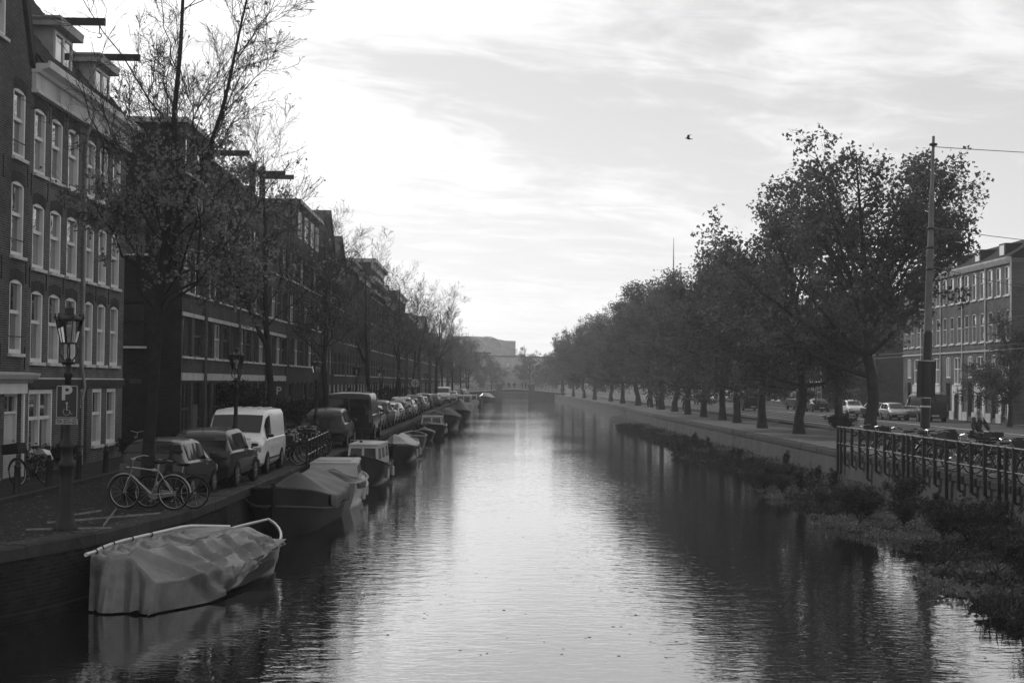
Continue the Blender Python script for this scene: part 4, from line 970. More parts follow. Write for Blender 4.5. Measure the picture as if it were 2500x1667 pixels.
# ------------------------------------------------------------------ vehicles
def lerp_st(st, y):
    ys = [q[0] for q in st]; return [float(np.interp(y, ys, [q[i] for q in st])) for i in range(len(st[0]))]
def make_car(kind, paint, label, detail=True):
    """front at +y. stations: y, z under, z belt, z top, half width at belt, half width at roof"""
    if kind == 'hatch':
        L_, W, wr, wb = 3.7, .80, .28, (-1.12, 1.18)
        st = [(-1.85, .42, .62, .66, .70, .62), (-1.80, .28, .86, .95, .77, .66), (-1.72, .24, .90, 1.16, .79, .66), (-1.50, .22, .92, 1.40, .80, .60), (-1.2, .2, .92, 1.44, .80, .60), (-.2, .2, .90, 1.45, .80, .60), (.28, .2, .89, 1.40, .80, .59), (.95, .2, .88, .96, .80, .66), (1.45, .22, .78, .86, .78, .64), (1.75, .26, .64, .72, .74, .58), (1.85, .38, .55, .58, .66, .52)]
        sides = [(-1.35, -.62), (-.52, .30), (.36, .70)]; rear = (-1.70, -1.52); wind = (.92, .32)
    elif kind == 'sedan':
        L_, W, wr, wb = 4.4, .86, .31, (-1.35, 1.35)
        st = [(-2.2, .42, .70, .74, .74, .62), (-2.12, .28, .88, .94, .82, .7), (-1.65, .22, .92, 1.00, .85, .7), (-1.15, .2, .92, 1.30, .86, .62), (-.8, .2, .92, 1.40, .86, .6), (.1, .2, .90, 1.41, .86, .6), (.5, .2, .89, 1.34, .86, .6), (1.15, .2, .88, .95, .86, .7), (1.75, .22, .78, .86, .83, .68), (2.1, .26, .62, .70, .78, .6), (2.2, .38, .55, .58, .7, .55)]
        sides = [(-1.0, -.15), (-.05, .60)]; rear = (-1.60, -1.0); wind = (1.10, .53)
    elif kind == 'suv':
        L_, W, wr, wb = 4.5, .90, .36, (-1.35, 1.38)
        st = [(-2.25, .50, .80, .86, .80, .72), (-2.2, .34, 1.02, 1.12, .88, .74), (-2.1, .3, 1.05, 1.40, .89, .72), (-1.85, .28, 1.06, 1.62, .90, .68), (-1.5, .28, 1.06, 1.68, .90, .68), (0, .28, 1.05, 1.70, .90, .68), (.35, .28, 1.04, 1.64, .90, .67), (1.0, .28, 1.03, 1.12, .90, .76), (1.7, .3, .96, 1.04, .88, .72), (2.15, .36, .78, .86, .82, .66), (2.25, .48, .66, .70, .74, .6)]
        sides = [(-1.85, -1.2), (-1.1, -.2), (-.1, .55)]; rear = (-2.08, -1.88); wind = (.96, .40)
    else:  # van
        L_, W, wr, wb = 4.9, .95, .33, (-1.5, 1.5)
        st = [(-2.45, .40, 1.05, 1.80, .92, .84), (-2.38, .28, 1.08, 1.93, .95, .84), (-2.2, .26, 1.10, 1.97, .95, .84), (0, .26, 1.10, 1.99, .95, .84), (.75, .26, 1.10, 1.97, .95, .83), (1.15, .26, 1.09, 1.88, .95, .80), (1.85, .26, 1.06, 1.20, .94, .80), (2.25, .28, .92, 1.04, .91, .76), (2.4, .32, .72, .80, .86, .7), (2.45, .42, .6, .64, .8, .66)]
        sides = [(.62, 1.45)]; rear = (-2.44, -2.40); wind = (1.80, 1.20)
    r = thing('parked_car' if kind != 'van' else 'parked_van', label, 'car' if kind != 'van' else 'van')
    rings = []
    ys = sorted(set([q[0] for q in st] + list(np.linspace(st[0][0], st[-1][0], 19))))
    def ring(y):
        _, zu, zb, zt, wb_, wt = lerp_st(st, y); low = wb_ - .03; h = zt - zb
        p = [(low - .10, zu), (low, zu + .10), (wb_ + .012, (zu + zb) / 2 + .06), (wb_, zb - .03), (wb_ - .025, zb), (wt + (wb_ - .03 - wt) * .12, zt - h * .14), (wt - .05, zt - h * .03), (wt * .55, zt + .015 * min(1, h * 4)), (0, zt + .025 * min(1, h * 4))]
        return [(-x, y, z) for x, z in p] + [(x, y, z) for x, z in reversed(p[:-1])]
    mb = MB(); mb.loft([ring(y) for y in ys]); body = mb.build('body', paint, r, smooth=32)
    # side glass laid on the body sides
    def sp(y, t, sgn, o=.012):
        _, zu, zb, zt, wb_, wt = lerp_st(st, y); h = zt - zb; z0, z1 = zb + .01, zt - h * .15
        w0, w1 = wb_ - .03, wt + (wb_ - .03 - wt) * .13
        return (sgn * (w0 + (w1 - w0) * t + o), y, z0 + (z1 - z0) * t)
    for sgn in (-1, 1):
        for a, b in sides:
            n = 4; ys_ = np.linspace(a, b, n); mb = MB(); mb.grid([[sp(y, .06, sgn) for y in ys_], [sp(y, .94, sgn) for y in ys_]]); mb.build('side_window', M_blk, r)
    def glass(y0, y1, name, k=1):
        rows = []
        for t in np.linspace(0.06, .94, 4):
            y = y0 + (y1 - y0) * t; _, zu, zb, zt, wb_, wt = lerp_st(st, y); w = (wt - .07) if kind != 'van' else wt - .04
            rows.append([(x * w, y + k * .016, zt + .006 + (.02 * (1 - x * x))) for x in np.linspace(-1, 1, 6)])
        MB().grid(rows).build(name, M_blk, r)
    glass(wind[0], wind[1], 'windscreen')
    if kind == 'van':
        MB().box(-.80, -.03, -2.47, -2.44, 1.12, 1.72).build('rear_window', M_blk, r); MB().box(.03, .80, -2.47, -2.44, 1.12, 1.72).build('rear_window', M_blk, r)
    elif kind == 'sedan': glass(rear[0], rear[1], 'rear_window', -1)
    else:
        y0, y1 = rear; rows = []
        for t in np.linspace(-.02, .9, 4):
            y = y0 + (y1 - y0) * t; _, zu, zb, zt, wb_, wt = lerp_st(st, y); rows.append([(x * (wt + .06 - .08 * t), y - .03 - .01 * (1 - x * x), zt - .02) for x in np.linspace(-1, 1, 6)])
        MB().grid(rows).build('rear_window', M_blk, r)
    # wheels
    for y in wb:
        for sgn in (-1, 1):
            x0 = sgn * (W - .10); wz = wr
            ar = MB(); ar.lathe([(wr + .055, -.012), (wr + .055, .02), (wr - .02, .02)], 18, (sgn * (W + .004) - (.0 if sgn > 0 else 0), y, wz), 'x', cap=False); ar.build('wheel_arch', M_tyre, r)
            arch_shade = MB(); arch_shade.lathe([(0.0, -.0), (wr + .04, 0)], 18, (sgn * (W + .006), y, wz), 'x', cap=False); arch_shade.build('arch_shadow_gap', M_tyre, r)  # flat dark disc stands in for the shade inside the wheel arch
            ty = MB(); ty.lathe([(wr * .62, -.09), (wr * .93, -.09), (wr, -.06), (wr, .06), (wr * .93, .09), (wr * .62, .09)], 20, (x0 + sgn * .035, y, wz), 'x'); w = ty.build('wheel', M_tyre, r, smooth=40)
            rm = MB(); cx = x0 + sgn * .128
            rm.lathe([(wr * .60, -.005), (wr * .66, .0), (wr * .60, .005)], 18, (cx, y, wz), 'x', cap=False)
            for k in range(6):
                a = k * math.pi / 3; rm.bar((cx, y, wz), (cx, y + wr * .6 * math.cos(a), wz + wr * .6 * math.sin(a)), .02, .05)
            rm.lathe([(.0, -.01), (.05, -.01), (.05, .012), (0, .014)], 10, (cx, y, wz), 'x'); rm.build('rim', M_rim, w)
    # lights, plates, bumpers, mirrors, handles
    yr, yf = st[0][0], st[-1][0]; zl = {'hatch': .78, 'sedan': .78, 'suv': .98, 'van': 1.0}[kind]
    M_lt = mat('lamp_lens_clear', .35, .1, .1, 6); M_rd = mat('lamp_lens_red', .09, .12, .1, 6)
    for sgn in (-1, 1):
        a = lerp_st(st, yr + .06)
        if kind == 'van': MB().box(sgn * .86 - .07, sgn * .86 + .07, yr - .02, yr + .1, .78, 1.3).build('tail_light', M_rd, r)
        else: MB().box(sgn * (W - .17) - .12, sgn * (W - .17) + .12, yr - .005, yr + .15, zl - .06, zl + .12).build('tail_light', M_rd, r)
        f = lerp_st(st, yf - .12)
        MB().prism([(yf - .32, f[3] - .12), (yf - .05, f[3] - .20), (yf - .02, f[3] - .06), (yf - .34, f[3] + .03)], lambda yy, z, x: (sgn * x, yy, z), f[4] - .36, f[4] + .005).build('headlight', M_lt, r)
        m = lerp_st(st, wind[0] - .1); mb = MB(); mb.box(sgn * (m[4] + .02) - .02, sgn * (m[4] + .02) + .02, wind[0] - .25, wind[0] - .2, m[2] + .02, m[2] + .08); mb.lathe([(.02, -.05), (.09, -.04), (.11, 0), (.09, .05), (.02, .06)], 8, (sgn * (m[4] + .10), wind[0] - .24, m[2] + .12)); mb.build('mirror', M_dark, r, smooth=50)
        MB().box(sgn * (W + .012), sgn * (W + .02), sides[-1][0] - .1, sides[-1][0] + .08, .78 if kind != 'suv' else .92, .81 if kind != 'suv' else .95).build('door_handle', M_chrome, r)
        MB().box(sgn * (W - .005), sgn * (W + .018), wb[0] + wr + .1, wb[1] - wr - .1, .44, .50).build('side_strip', M_dark, r)
    MB().box(-W + .06, W - .06, yr - .05, yr + .16, .34, .56).build('rear_bumper', M_dark if kind != 'sedan' else paint, r); MB().box(-W + .1, W - .1, yf - .16, yf + .04, .30, .50).build('front_bumper', M_dark if kind in ('hatch', 'van') else paint, r)
    MB().box(-.26, .26, yr - .062, yr - .05, .40, .51).build('number_plate', M_sw, r); MB().box(-.26, .26, yf + .04, yf + .05, .34, .45).build('number_plate', M_sw, r)
    if kind in ('hatch', 'suv'): MB().tube([(0, st[3][0] + .1, st[3][3] + .02), (0, st[3][0] - .1, st[3][3] + .22)], .008, 4).build('aerial', M_iron, r)
    if kind == 'van':
        mb = MB(); mb.box(-.62, .62, 2.44, 2.47, .62, .74); mb.build('grille', M_blk, r)
        for x in (-.5, -.17, .17, .5): MB().box(x - .035, x + .035, -2.1, .7, 1.995, 2.012).build('roof_rib', paint, r)
        MB().tube([(W + .004, .55, .4), (W + .004, .55, 1.05), (W - .02, .55, 1.12)], .008, 4).build('door_seam', M_blk, r); MB().box(W + .006, W + .016, -2.0, .45, 1.02, 1.05).build('slide_rail', M_dark, r)
    return r
paint = lambda n, v, metal=.0: mat('car_paint_' + n, v, .35, .06, 1.5, coat=.45, metal=metal, spec=.25)
K, DK, MG, SV, WH = paint('black', .004), paint('charcoal', .012), paint('mid_grey', .06, .3), paint('silver', .32, .5), paint('white', .62)
hatch0 = make_car('hatch', DK, 'small dark boxy hatchback parked behind the bicycle by the tree'); hatch0.location = (-7.85, 35.65, QZ); hatch0.rotation_euler[2] = R_(-2)
sed0 = make_car('suv', K, 'black car with a roof aerial parked between the small hatchback and the white van'); sed0.location = (-7.55, 39.9, QZ); sed0.scale = (.95, .9, .92); sed0.rotation_euler[2] = R_(-2)
van0 = make_car('van', WH, 'white delivery van facing the camera, behind the street lamp'); van0.location = (-7.72, 45.65, QZ); van0.rotation_euler[2] = math.pi
o = flat_text('VOLKSWAGEN', .16, 0, 0, 0, M_dark, None, name='hood_lettering'); o.parent = van0; o.rotation_euler = (R_(-62), 0, math.pi); o.location = (0, 2.18, 1.10); 
G = 'cars parked along the left quay'
for c in (hatch0, sed0): c['group'] = G
dup(sed0, (-6.95, 63.4, QZ), R_(-1), 'black off-roader with a bright roof edge beside the bicycle railing', G, 1.0)
vd = dup(van0, (-6.6, 71.2, QZ), 0, 'tall dark box van with round rear marks, parked past the black off-roader', 'vans on the left quay', 1.18, {WH: K})
for ch in list(vd.children):
    if ch.name.startswith('hood_lettering'): bpy.data.objects.remove(ch)
cars = [(76.9, 'hatch', SV), (81.3, 'sedan', MG), (86.2, 'hatch', SV), (90.9, 'suv', MG), (97.5, 'hatch', WH), (102.2, 'sedan', SV), (107.6, 'hatch', MG), (112.3, 'suv', SV), (118, 'sedan', WH), (124, 'hatch', DK), (129.5, 'suv', MG), (135, 'sedan', SV), (141, 'hatch', WH), (147, 'suv', DK), (168, 'sedan', MG), (174, 'hatch', SV), (228, 'sedan', WH), (240, 'hatch', SV), (252, 'suv', MG), (270, 'sedan', SV), (285, 'hatch', WH)]
sedan0 = None; cw = {id(SV): 'silver', id(MG): 'grey', id(WH): 'white', id(DK): 'dark'}; ordn = ['first', 'second', 'third', 'fourth', 'fifth', 'sixth', 'seventh', 'eighth', 'ninth', 'tenth', 'eleventh', 'twelfth', 'thirteenth', 'fourteenth', 'fifteenth', 'sixteenth', 'seventeenth', 'eighteenth', 'nineteenth', 'twentieth', 'twenty-first']
sedan0 = make_car('sedan', MG, 'grey saloon parked on the quay, second car past the tall dark van'); sedan0['group'] = G
for i, (y, k, pm) in enumerate(cars):
    x = QL(y) - 1.35; lb = '%s %s parked on the quay, %s car past the tall dark van' % (cw[id(pm)], {'hatch': 'hatchback', 'sedan': 'saloon', 'suv': 'off-roader'}[k], ordn[i])
    src = {'hatch': hatch0, 'sedan': sedan0, 'suv': sed0}[k]
    if i == 1: sedan0.location = (x, y, QZ); continue
    dup(src, (x, y, QZ), R_(random.uniform(-2, 1)), lb, G, 1.0, {DK: pm, MG: pm, K: pm})
dup(van0, (-6.1, 196, QZ), math.pi, 'far white van parked under the bare trees on the left', 'vans on the left quay', 1.12)
# right bank vehicles
G = 'vehicles along the right road'
vb = dup(van0, (36.6, 118.5, QZ), 0, 'black van with a roof rack parked beside the thick tram pole', G, 1.16, {WH: K})
rk = MB()
for y in (-1.8, -.8, .2): rk.box(-.8, .8, y - .02, y + .02, 2.06, 2.10)
for x in (-.8, .8): rk.box(x - .02, x + .02, -1.9, .4, 2.04, 2.08)
rk.build('roof_rack', M_chrome, vb)
dup(hatch0, (34.9, 121.5, QZ), math.pi, 'silver hatchback just left of the black roof rack van', G, 1.03, {DK: SV})
dup(sedan0, (34.6, 126.0, QZ), math.pi, 'dark estate with a shining windscreen, second from the black van', G, 1.03, {MG: K})
dup(hatch0, (35.1, 136.3, QZ), math.pi, 'white hatchback partly hidden by the largest plane tree trunk', G, 1.06, {DK: WH})
dup(sedan0, (36.4, 156.5, QZ), 0, 'dark saloon left of the slim dark tram pole', G, 1.05, {MG: DK})
vx = dup(van0, (36.9, 167.5, QZ), 0, 'dark delivery van with pale crosses on its side', G, 1.2, {WH: DK})
m = textmesh('XXX', .55, .003); o = link('side_lettering', m, M_sw, vx); o.rotation_euler = (R_(90), 0, R_(-90)); o.location = (-.965, -1.0, 1.45)
vm = dup(van0, (29.6, 160.5, QZ), 0, 'dark van driving away on the road between two plane trunks', G, 1.05, {WH: K})
m = textmesh('vodafone', .3, .003); o = link('rear_lettering', m, M_sw, vm); o.rotation_euler = (R_(90), 0, 0); o.location = (0, -2.48, 1.5)
for q in (vb, vx, vm):
    for ch in list(q.children):
        if ch.name.startswith('hood_lettering'): bpy.data.objects.remove(ch)
dup(sed0, (31.0, 205, QZ), 0, 'dark car far up the right road among the trunks', G, 1.0)
dup(hatch0, (33.5, 216, QZ), math.pi, 'bright white car far up the right road among the trunks', G, 1.1, {DK: WH})

# ------------------------------------------------------------------ bicycles
def make_bike(name, label, cat='bicycle', fm=None, crate=False, step=False):
    r = thing(name, label, cat); fm = fm or M_dark
    for yw in (-.54, .54):
        t = MB(); t.tube([(0, yw + .34 * math.cos(a), .35 + .34 * math.sin(a)) for a in np.linspace(0, 2 * math.pi, 28, endpoint=False)], .017, 5, closed=True); w = t.build('wheel', M_tyre, r)
        rm = MB(); rm.tube([(0, yw + .315 * math.cos(a), .35 + .315 * math.sin(a)) for a in np.linspace(0, 2 * math.pi, 28, endpoint=False)], .010, 4, closed=True); rm.build('rim', M_chrome, w)
        sp = MB()
        for k in range(14):
            a = k * 2 * math.pi / 14; sp.tube([((-1) ** k * .02, yw, .35), (0, yw + .31 * math.cos(a), .35 + .31 * math.sin(a))], .0022, 3, cap=False)
        sp.tube([(-.05, yw, .35), (.05, yw, .35)], .02, 6); sp.build('spokes', M_chrome, w)
        fd = MB(); fd.tube([(0, yw + .375 * math.cos(a), .35 + .375 * math.sin(a)) for a in np.linspace(.2 if yw > 0 else .1, 2.6 if yw > 0 else 3.1, 12)], .018, 4); fd.build('mudguard', fm, r)
    f = MB(); bb = (0, -.08, .30); hd = (0, .36, .86); hd2 = (0, .40, .70); st = (0, -.22, .80)
    top = [st, hd] if not step else [(0, -.15, .55), hd2]
    for a, b in ((bb, st), (bb, hd2), tuple(top), (hd, hd2)): f.tube([a, b], .017, 6)
    for x in (-.05, .05): f.tube([bb, (x, -.54, .35)], .010, 5); f.tube([st, (x, -.54, .35)], .009, 5)
    f.build('frame', fm, r)
    k = MB()
    for x in (-.045, .045): k.tube([hd2, (x, .44, .62), (x, .54, .35)], .012, 5)
    k.build('fork', fm, r)
    h = MB(); h.tube([hd, (0, .34, 1.02)], .013, 6); h.tube([(-.30, .12, 1.06), (-.27, .24, 1.08), (-.14, .36, 1.05), (0, .36, 1.02), (.14, .36, 1.05), (.27, .24, 1.08), (.30, .12, 1.06)], .011, 6); h.build('handlebar', M_chrome, r)
    for sgn in (-1, 1): MB().tube([(sgn * .30, .14, 1.06), (sgn * .305, .03, 1.05)], .017, 6).build('grip', M_tyre, r)
    s = MB(); s.tube([st, (0, -.25, .96)], .012, 6); s.build('seat_post', M_chrome, r)
    s = MB(); s.loft([[(w * math.cos(q), y, z + hh * math.sin(q)) for q in np.linspace(0, 2 * math.pi, 8, endpoint=False)] for y, w, hh, z in ((-.38, .05, .02, .99), (-.34, .10, .035, .985), (-.26, .10, .035, .975), (-.15, .04, .03, .98), (-.08, .02, .02, .985))]); s.build('saddle', M_tyre, r, smooth=60)
    c = MB(); c.lathe([(.0, -.008), (.095, -.008), (.095, .008), (0, .008)], 14, (.05, -.08, .30), 'x'); c.tube([(.07, -.08, .30), (.08, .02, .16)], .009, 5); c.tube([(-.07, -.08, .30), (-.08, -.18, .44)], .009, 5); c.box(.07, .16, 0, .05, .15, .17); c.box(-.16, -.07, -.2, -.15, .43, .45); c.build('crank', M_chrome, r)
    MB().prism([(-.56, .30), (-.58, .38), (-.10, .41), (.03, .36), (.03, .25), (-.08, .20)], lambda y, z, x: (x, y, z), .04, .055).build('chain_guard', fm, r)
    rk = MB()
    for x in (-.06, .06): rk.tube([(x, -.30, .77), (x, -.80, .76)], .007, 4); rk.tube([(x, -.75, .76), (x * .8, -.54, .35)], .006, 4)
    for y in (-.42, -.58, -.76): rk.tube([(-.06, y, .765), (.06, y, .765)], .006, 4)
    rk.build('rear_rack', M_iron, r)
    MB().lathe([(.0, -.03), (.045, -.03), (.055, .02), (.03, .04), (0, .04)], 8, (0, .46, .84)).build('headlamp', M_chrome, r, smooth=40)
    if crate:
        c = MB(); x0, x1, y0, y1, z0, z1, t = -.24, .24, .42, .78, .84, 1.10, .012
        for q in ((x0, x1, y0, y1, z0, z0 + t), (x0, x0 + t, y0, y1, z0, z1), (x1 - t, x1, y0, y1, z0, z1), (x0, x1, y0, y0 + t, z0, z1), (x0, x1, y1 - t, y1, z0, z1)): c.box(*q)
        c.build('front_crate', mat('black_plastic', .02, .5), r)
    return r
M_bsil = mat('bike_silver', .30, .3, .1, 6, metal=.6); M_bgrn = mat('bike_dull', .05, .4, .2, 6)
b0 = make_bike('bicycle', 'silver-framed bicycle leaning on the trunk of the tallest bare tree', fm=M_bsil); b0.location = (-7.5, 31.9, QZ); b0.rotation_euler = (0, R_(-4), R_(78)); b0.scale = (1.08,) * 3
b1 = make_bike('bicycle', 'dark bicycle locked behind the silver one at the tallest bare tree', step=True); b1.location = (-7.1, 32.25, QZ); b1.rotation_euler = (0, R_(6), R_(80))
bc = make_bike('bicycle', 'dark bicycle with a crate on the left footway edge', crate=True); bc.location = (-11.9, 37.6, QZ + .1); bc.rotation_euler = (0, R_(8), R_(160))
dup(b1, (-11.4, 47.3, QZ + .1), R_(40), 'bicycle parked at the mouth of the dark side street', None, 1.0)
bikes = [b0, b1, bc]
G = 'bicycles crowded in the stand past the white van'
desc = ['first', 'second', 'third', 'fourth', 'fifth', 'sixth', 'seventh', 'eighth', 'ninth', 'tenth', 'eleventh', 'twelfth', 'thirteenth', 'fourteenth', 'fifteenth', 'sixteenth']
for k in range(14):
    dup(bikes[k % 3 if k % 3 else 1], (-6.95 + random.uniform(-.15, .15), 48.9 + k * .66, QZ), R_(random.choice((-90, 90)) + random.uniform(-16, 16)), 'bicycle in the crowded stand, %s row place past the white van' % desc[k], G, random.uniform(.96, 1.06), {M_bsil: M_dark}, ry=R_(random.uniform(-8, 8)))
# short railing on the quay edge in front of that stand
rl = thing('quay_railing', 'short iron railing on the quay edge in front of the crowded bicycles', 'railing', (-6.15, 52, QZ))
for h in (.42, .90): MB().tube([(.16, -4.4, h), (-.1, 4.2, h)], .022, 6).build('rail', M_chrome, rl)
for k in range(8):
    y = -4.4 + k * 1.23; x = .16 - .26 * k / 7; MB().box(x - .035, x + .035, y - .035, y + .035, 0, .98).build('post', M_iron, rl)

# ------------------------------------------------------------------ right bank railing, tram poles, wires
fr = thing('canal_railing', 'long black iron railing bolted to the canal wall, full of parked bicycles', 'railing', (15.3, 50, QZ))
y = 24.0
def fx(y): return QR(y) - .14
for h, rr in ((2.40, .035), (1.68, .028)):
    MB().tube([(fx(q), q, h) for q in (24, 34, 44, 54, 62.6)], rr, 6).build('rail', mat('worn_rail', .05, .5, .3, 4), fr, world=True)
k = 0; y = 62.5
while y > 24:
    long_ = k % 4 == 0; zb = .42 if long_ else .82; x = fx(y)
    mb = MB()
    mb.box(x - .06, x + .05, y - .05, y + .05, zb, 2.42)
    if long_ and k % 8 == 0: mb.box(x - .06, x + .05, y - .62, y - .52, zb, 2.42)
    mb.tube([(x, y, zb + .03), (x + .07, y, zb - .05), (x + .15, y, zb - .03)], .045, 6)
    mb.build('post', M_iron, fr, world=True); y -= 1.22; k += 1
def bollard_pole(name, label, loc, H, base_r, blackh, sleeve=True):
    r = thing(name, label, 'pole', loc)
    MB().lathe([(base_r * 1.05, 0), (base_r, .1), (base_r, blackh - .15), (base_r * .8, blackh)], 14).build('black_sleeve', M_iron, r, smooth=40)
    MB().lathe([(base_r * .80, blackh - .2), (base_r * .74, H * .62), (base_r * .80, H * .62 + .02), (base_r * .80, H * .62 + .3), (base_r * .62, H * .62 + .34), (base_r * .5, H * .82), (base_r * .56, H * .82 + .05), (base_r * .36, H * .84), (base_r * .28, H)], 14).build('steel_shaft', mat('pole_steel', .14, .5, .2, 2), r, smooth=40)
    return r
tp = bollard_pole('tram_pole', 'tall thick tram pole with black lower half, standing behind the railing', (18.05, 58.5, QZ), 13.3, .20, 5.2)
MB().box(-.40, .36, -.06, .0, 2.45, 3.95).build('sign_back', mat('sign_back', .03, .5, .2, 3), tp); MB().lathe([(.215, 2.05), (.215, 2.12)], 14).build('band', M_trim, tp); MB().lathe([(.215, 2.42), (.215, 2.46)], 14).build('band', M_chrome, tp); MB().lathe([(.215, 3.95), (.215, 3.99)], 14).build('band', M_chrome, tp)
for z in (7.7, 8.6, 9.4, 12.9): MB().lathe([(.15, 0), (.17, .02), (.17, .07), (.15, .09)], 12, (0, 0, z)).build('clamp', M_iron, tp)
tp.rotation_euler = (0, R_(1.6), 0)
bollard_pole('tram_pole', 'slim dark tram pole between two plane trunks on the right kerb', (23.4, 94.4, QZ), 12.0, .28, 5.6)
bollard_pole('tram_pole', 'far pale tram pole with a dark base in front of the dark corner house', (36.3, 133, QZ), 12.0, .22, 3.0)
tree_tuft_spots = [(23.2, 93.9), (24.0, 94.2)]
top = Vector((18.35, 58.5, QZ + 12.95))
for i, (a, b) in enumerate((((18.42, 58.5, 14.15), (41.4, 78, 17.5)), ((18.30, 58.5, 10.8), (41.2, 90, 13.5)), ((18.27, 58.5, 9.2), (40, 92, 10.3)), ((24, 60, 7.6), (36.3, 133, 8.4)), ((18.3, 58.5, 10.0), (28, 135, 8.0)), ((27.3, 40, 6.6), (27.5, 220, 6.7)), ((30.4, 40, 6.6), (30.4, 220, 6.7)))):
    a, b = Vector(a), Vector(b); pts = [a.lerp(b, t) - Vector((0, 0, .3 * math.sin(math.pi * t))) for t in np.linspace(0, 1, 10)]
    o = MB().tube(pts, .016, 4).build('overhead_wire', M_iron)
    tag(o, ['topmost wire running right from the tip of the thick tram pole', 'second wire from the thick tram pole, crossing the terrace roofs', 'third wire from the thick tram pole, crossing the terrace windows', 'wire slung between the trees and the far pale tram pole', 'wire running back from the thick tram pole along the street', 'contact wire over the nearer tram track', 'contact wire over the farther tram track'][i], 'wire')
# bicycles behind the right railing
G = 'bicycles parked behind the right railing'
y = 61.5
for k in range(16):
    src = bikes[(k * 2 + 1) % 3]
    dup(src, (16.75 + random.uniform(-.12, .15), y, QZ), R_(random.choice((-90, 90)) + random.uniform(-25, 25)), 'bicycle behind the right railing, %s from its far end' % desc[k], G, random.uniform(1.10, 1.2), {M_bsil: M_bgrn}, ry=R_(random.uniform(-9, 9)))
    y -= 1.22 if k > 1 else 2.2
dup(b1, (39.9, 108.5, QZ), R_(10), 'bicycle leaning on the wall of the nearest right terrace house', None, 1.0)
o = MB().prism([(-.9, 0), (.9, 0), (.85, .14), (-.85, .14)], lambda x, z, y: (x + 17.6, y, z + QZ), 67.5, 67.9).build('stone_block', M_cop); tag(o, 'low dark slab lying on the pavement left of the right railing', 'slab')

# ------------------------------------------------------------------ boats (bow at +y, waterline z = 0)
def hull_fn(L_, B_, bow='point', stern='transom', sheer=(.75, .55, .9), draft=.3):
    def hb(t):                      # half beam along t = 0 (stern) .. 1 (bow)
        b = B_ / 2
        if bow == 'bluff': f = 1 if t < .70 else math.sqrt(max(0, 1 - ((t - .70) / .30) ** 2.6))
        elif bow == 'round': f = 1 if t < .62 else max(.0, 1 - ((t - .62) / .38) ** 2.3)
        else: f = 1 if t < .45 else max(.0, 1 - ((t - .45) / .55) ** 2.0)
        g = 1 if t > .35 else (1 - {'transom': .22, 'narrow': .40}[stern] * ((.35 - t) / .35) ** 2 if stern in ('transom', 'narrow') else math.sqrt(max(0.0, 1 - ((.35 - t) / .35) ** 2.6)))
        return max(.015, b * f * g)
    def sh(t): return float(np.interp(t, [0, .25, .5, .75, 1], [sheer[0], (sheer[0] + 2 * sheer[1]) / 3, sheer[1], (sheer[1] * 1.6 + sheer[2]) / 2.6, sheer[2]]))
    return hb, sh
def make_hull(r, L_, B_, hm, bow='point', stern='transom', sheer=(.75, .55, .9), draft=.3, trim=None, deck=None, deckdrop=.18, flare=.86, n=22, strake=None):
    hb, sh = hull_fn(L_, B_, bow, stern, sheer, draft); Y = lambda t: (t - .5) * L_
    out = []; ins = []
    for t in np.linspace(0, 1, n):
        b, s, y = hb(t), sh(t), Y(t); rake = 0
        pr = [(b, s), (b * (flare + .10), s * .62), (b * flare, s * .25), (b * flare * .9, -.05), (b * .55, -draft * .7), (0, -draft)]
        out.append([(-x, y, z) for x, z in pr] + [(x, y, z) for x, z in reversed(pr[:-1])])
        ins.append((b - .05, s, y))
    mb = MB(); mb.loft(out, closed=False); mb.poly(list(reversed(out[0]))); h = mb.build('hull', hm, r, smooth=45)
    mb = MB(); P = [[(x * max(.01, b), y, s - deckdrop + .02 * (1 - x * x)) for x in (-1, -.5, 0, .5, 1)] for b, s, y in ins]; mb.grid(P); mb.build('deck', deck or M_dark, r, smooth=40)
    mb = MB(); mb.grid([[(-b, y, s - deckdrop), (-b - .03, y, s)] for b, s, y in ins]); mb.grid([[(b, y, s - deckdrop), (b + .03, y, s)] for b, s, y in ins]); mb.build('bulwark', hm, r)
    loop = [(-hb(t), Y(t), sh(t) + .015) for t in np.linspace(0, 1, n)] + [(hb(t), Y(t), sh(t) + .015) for t in np.linspace(1, 0, n)[1:]]
    MB().tube(loop, .035, 6, closed=True).build('gunwale', trim or hm, r, smooth=60)
    if strake:
        loop = [(-hb(t) * (flare + .13) - .01, Y(t), sh(t) * strake) for t in np.linspace(0, .995, n)] + [(hb(t) * (flare + .13) + .01, Y(t), sh(t) * strake) for t in np.linspace(.995, 0, n)]
        MB().tube(loop, .028, 5).build('rubbing_strake', trim or hm, r)
    return hb, sh, Y
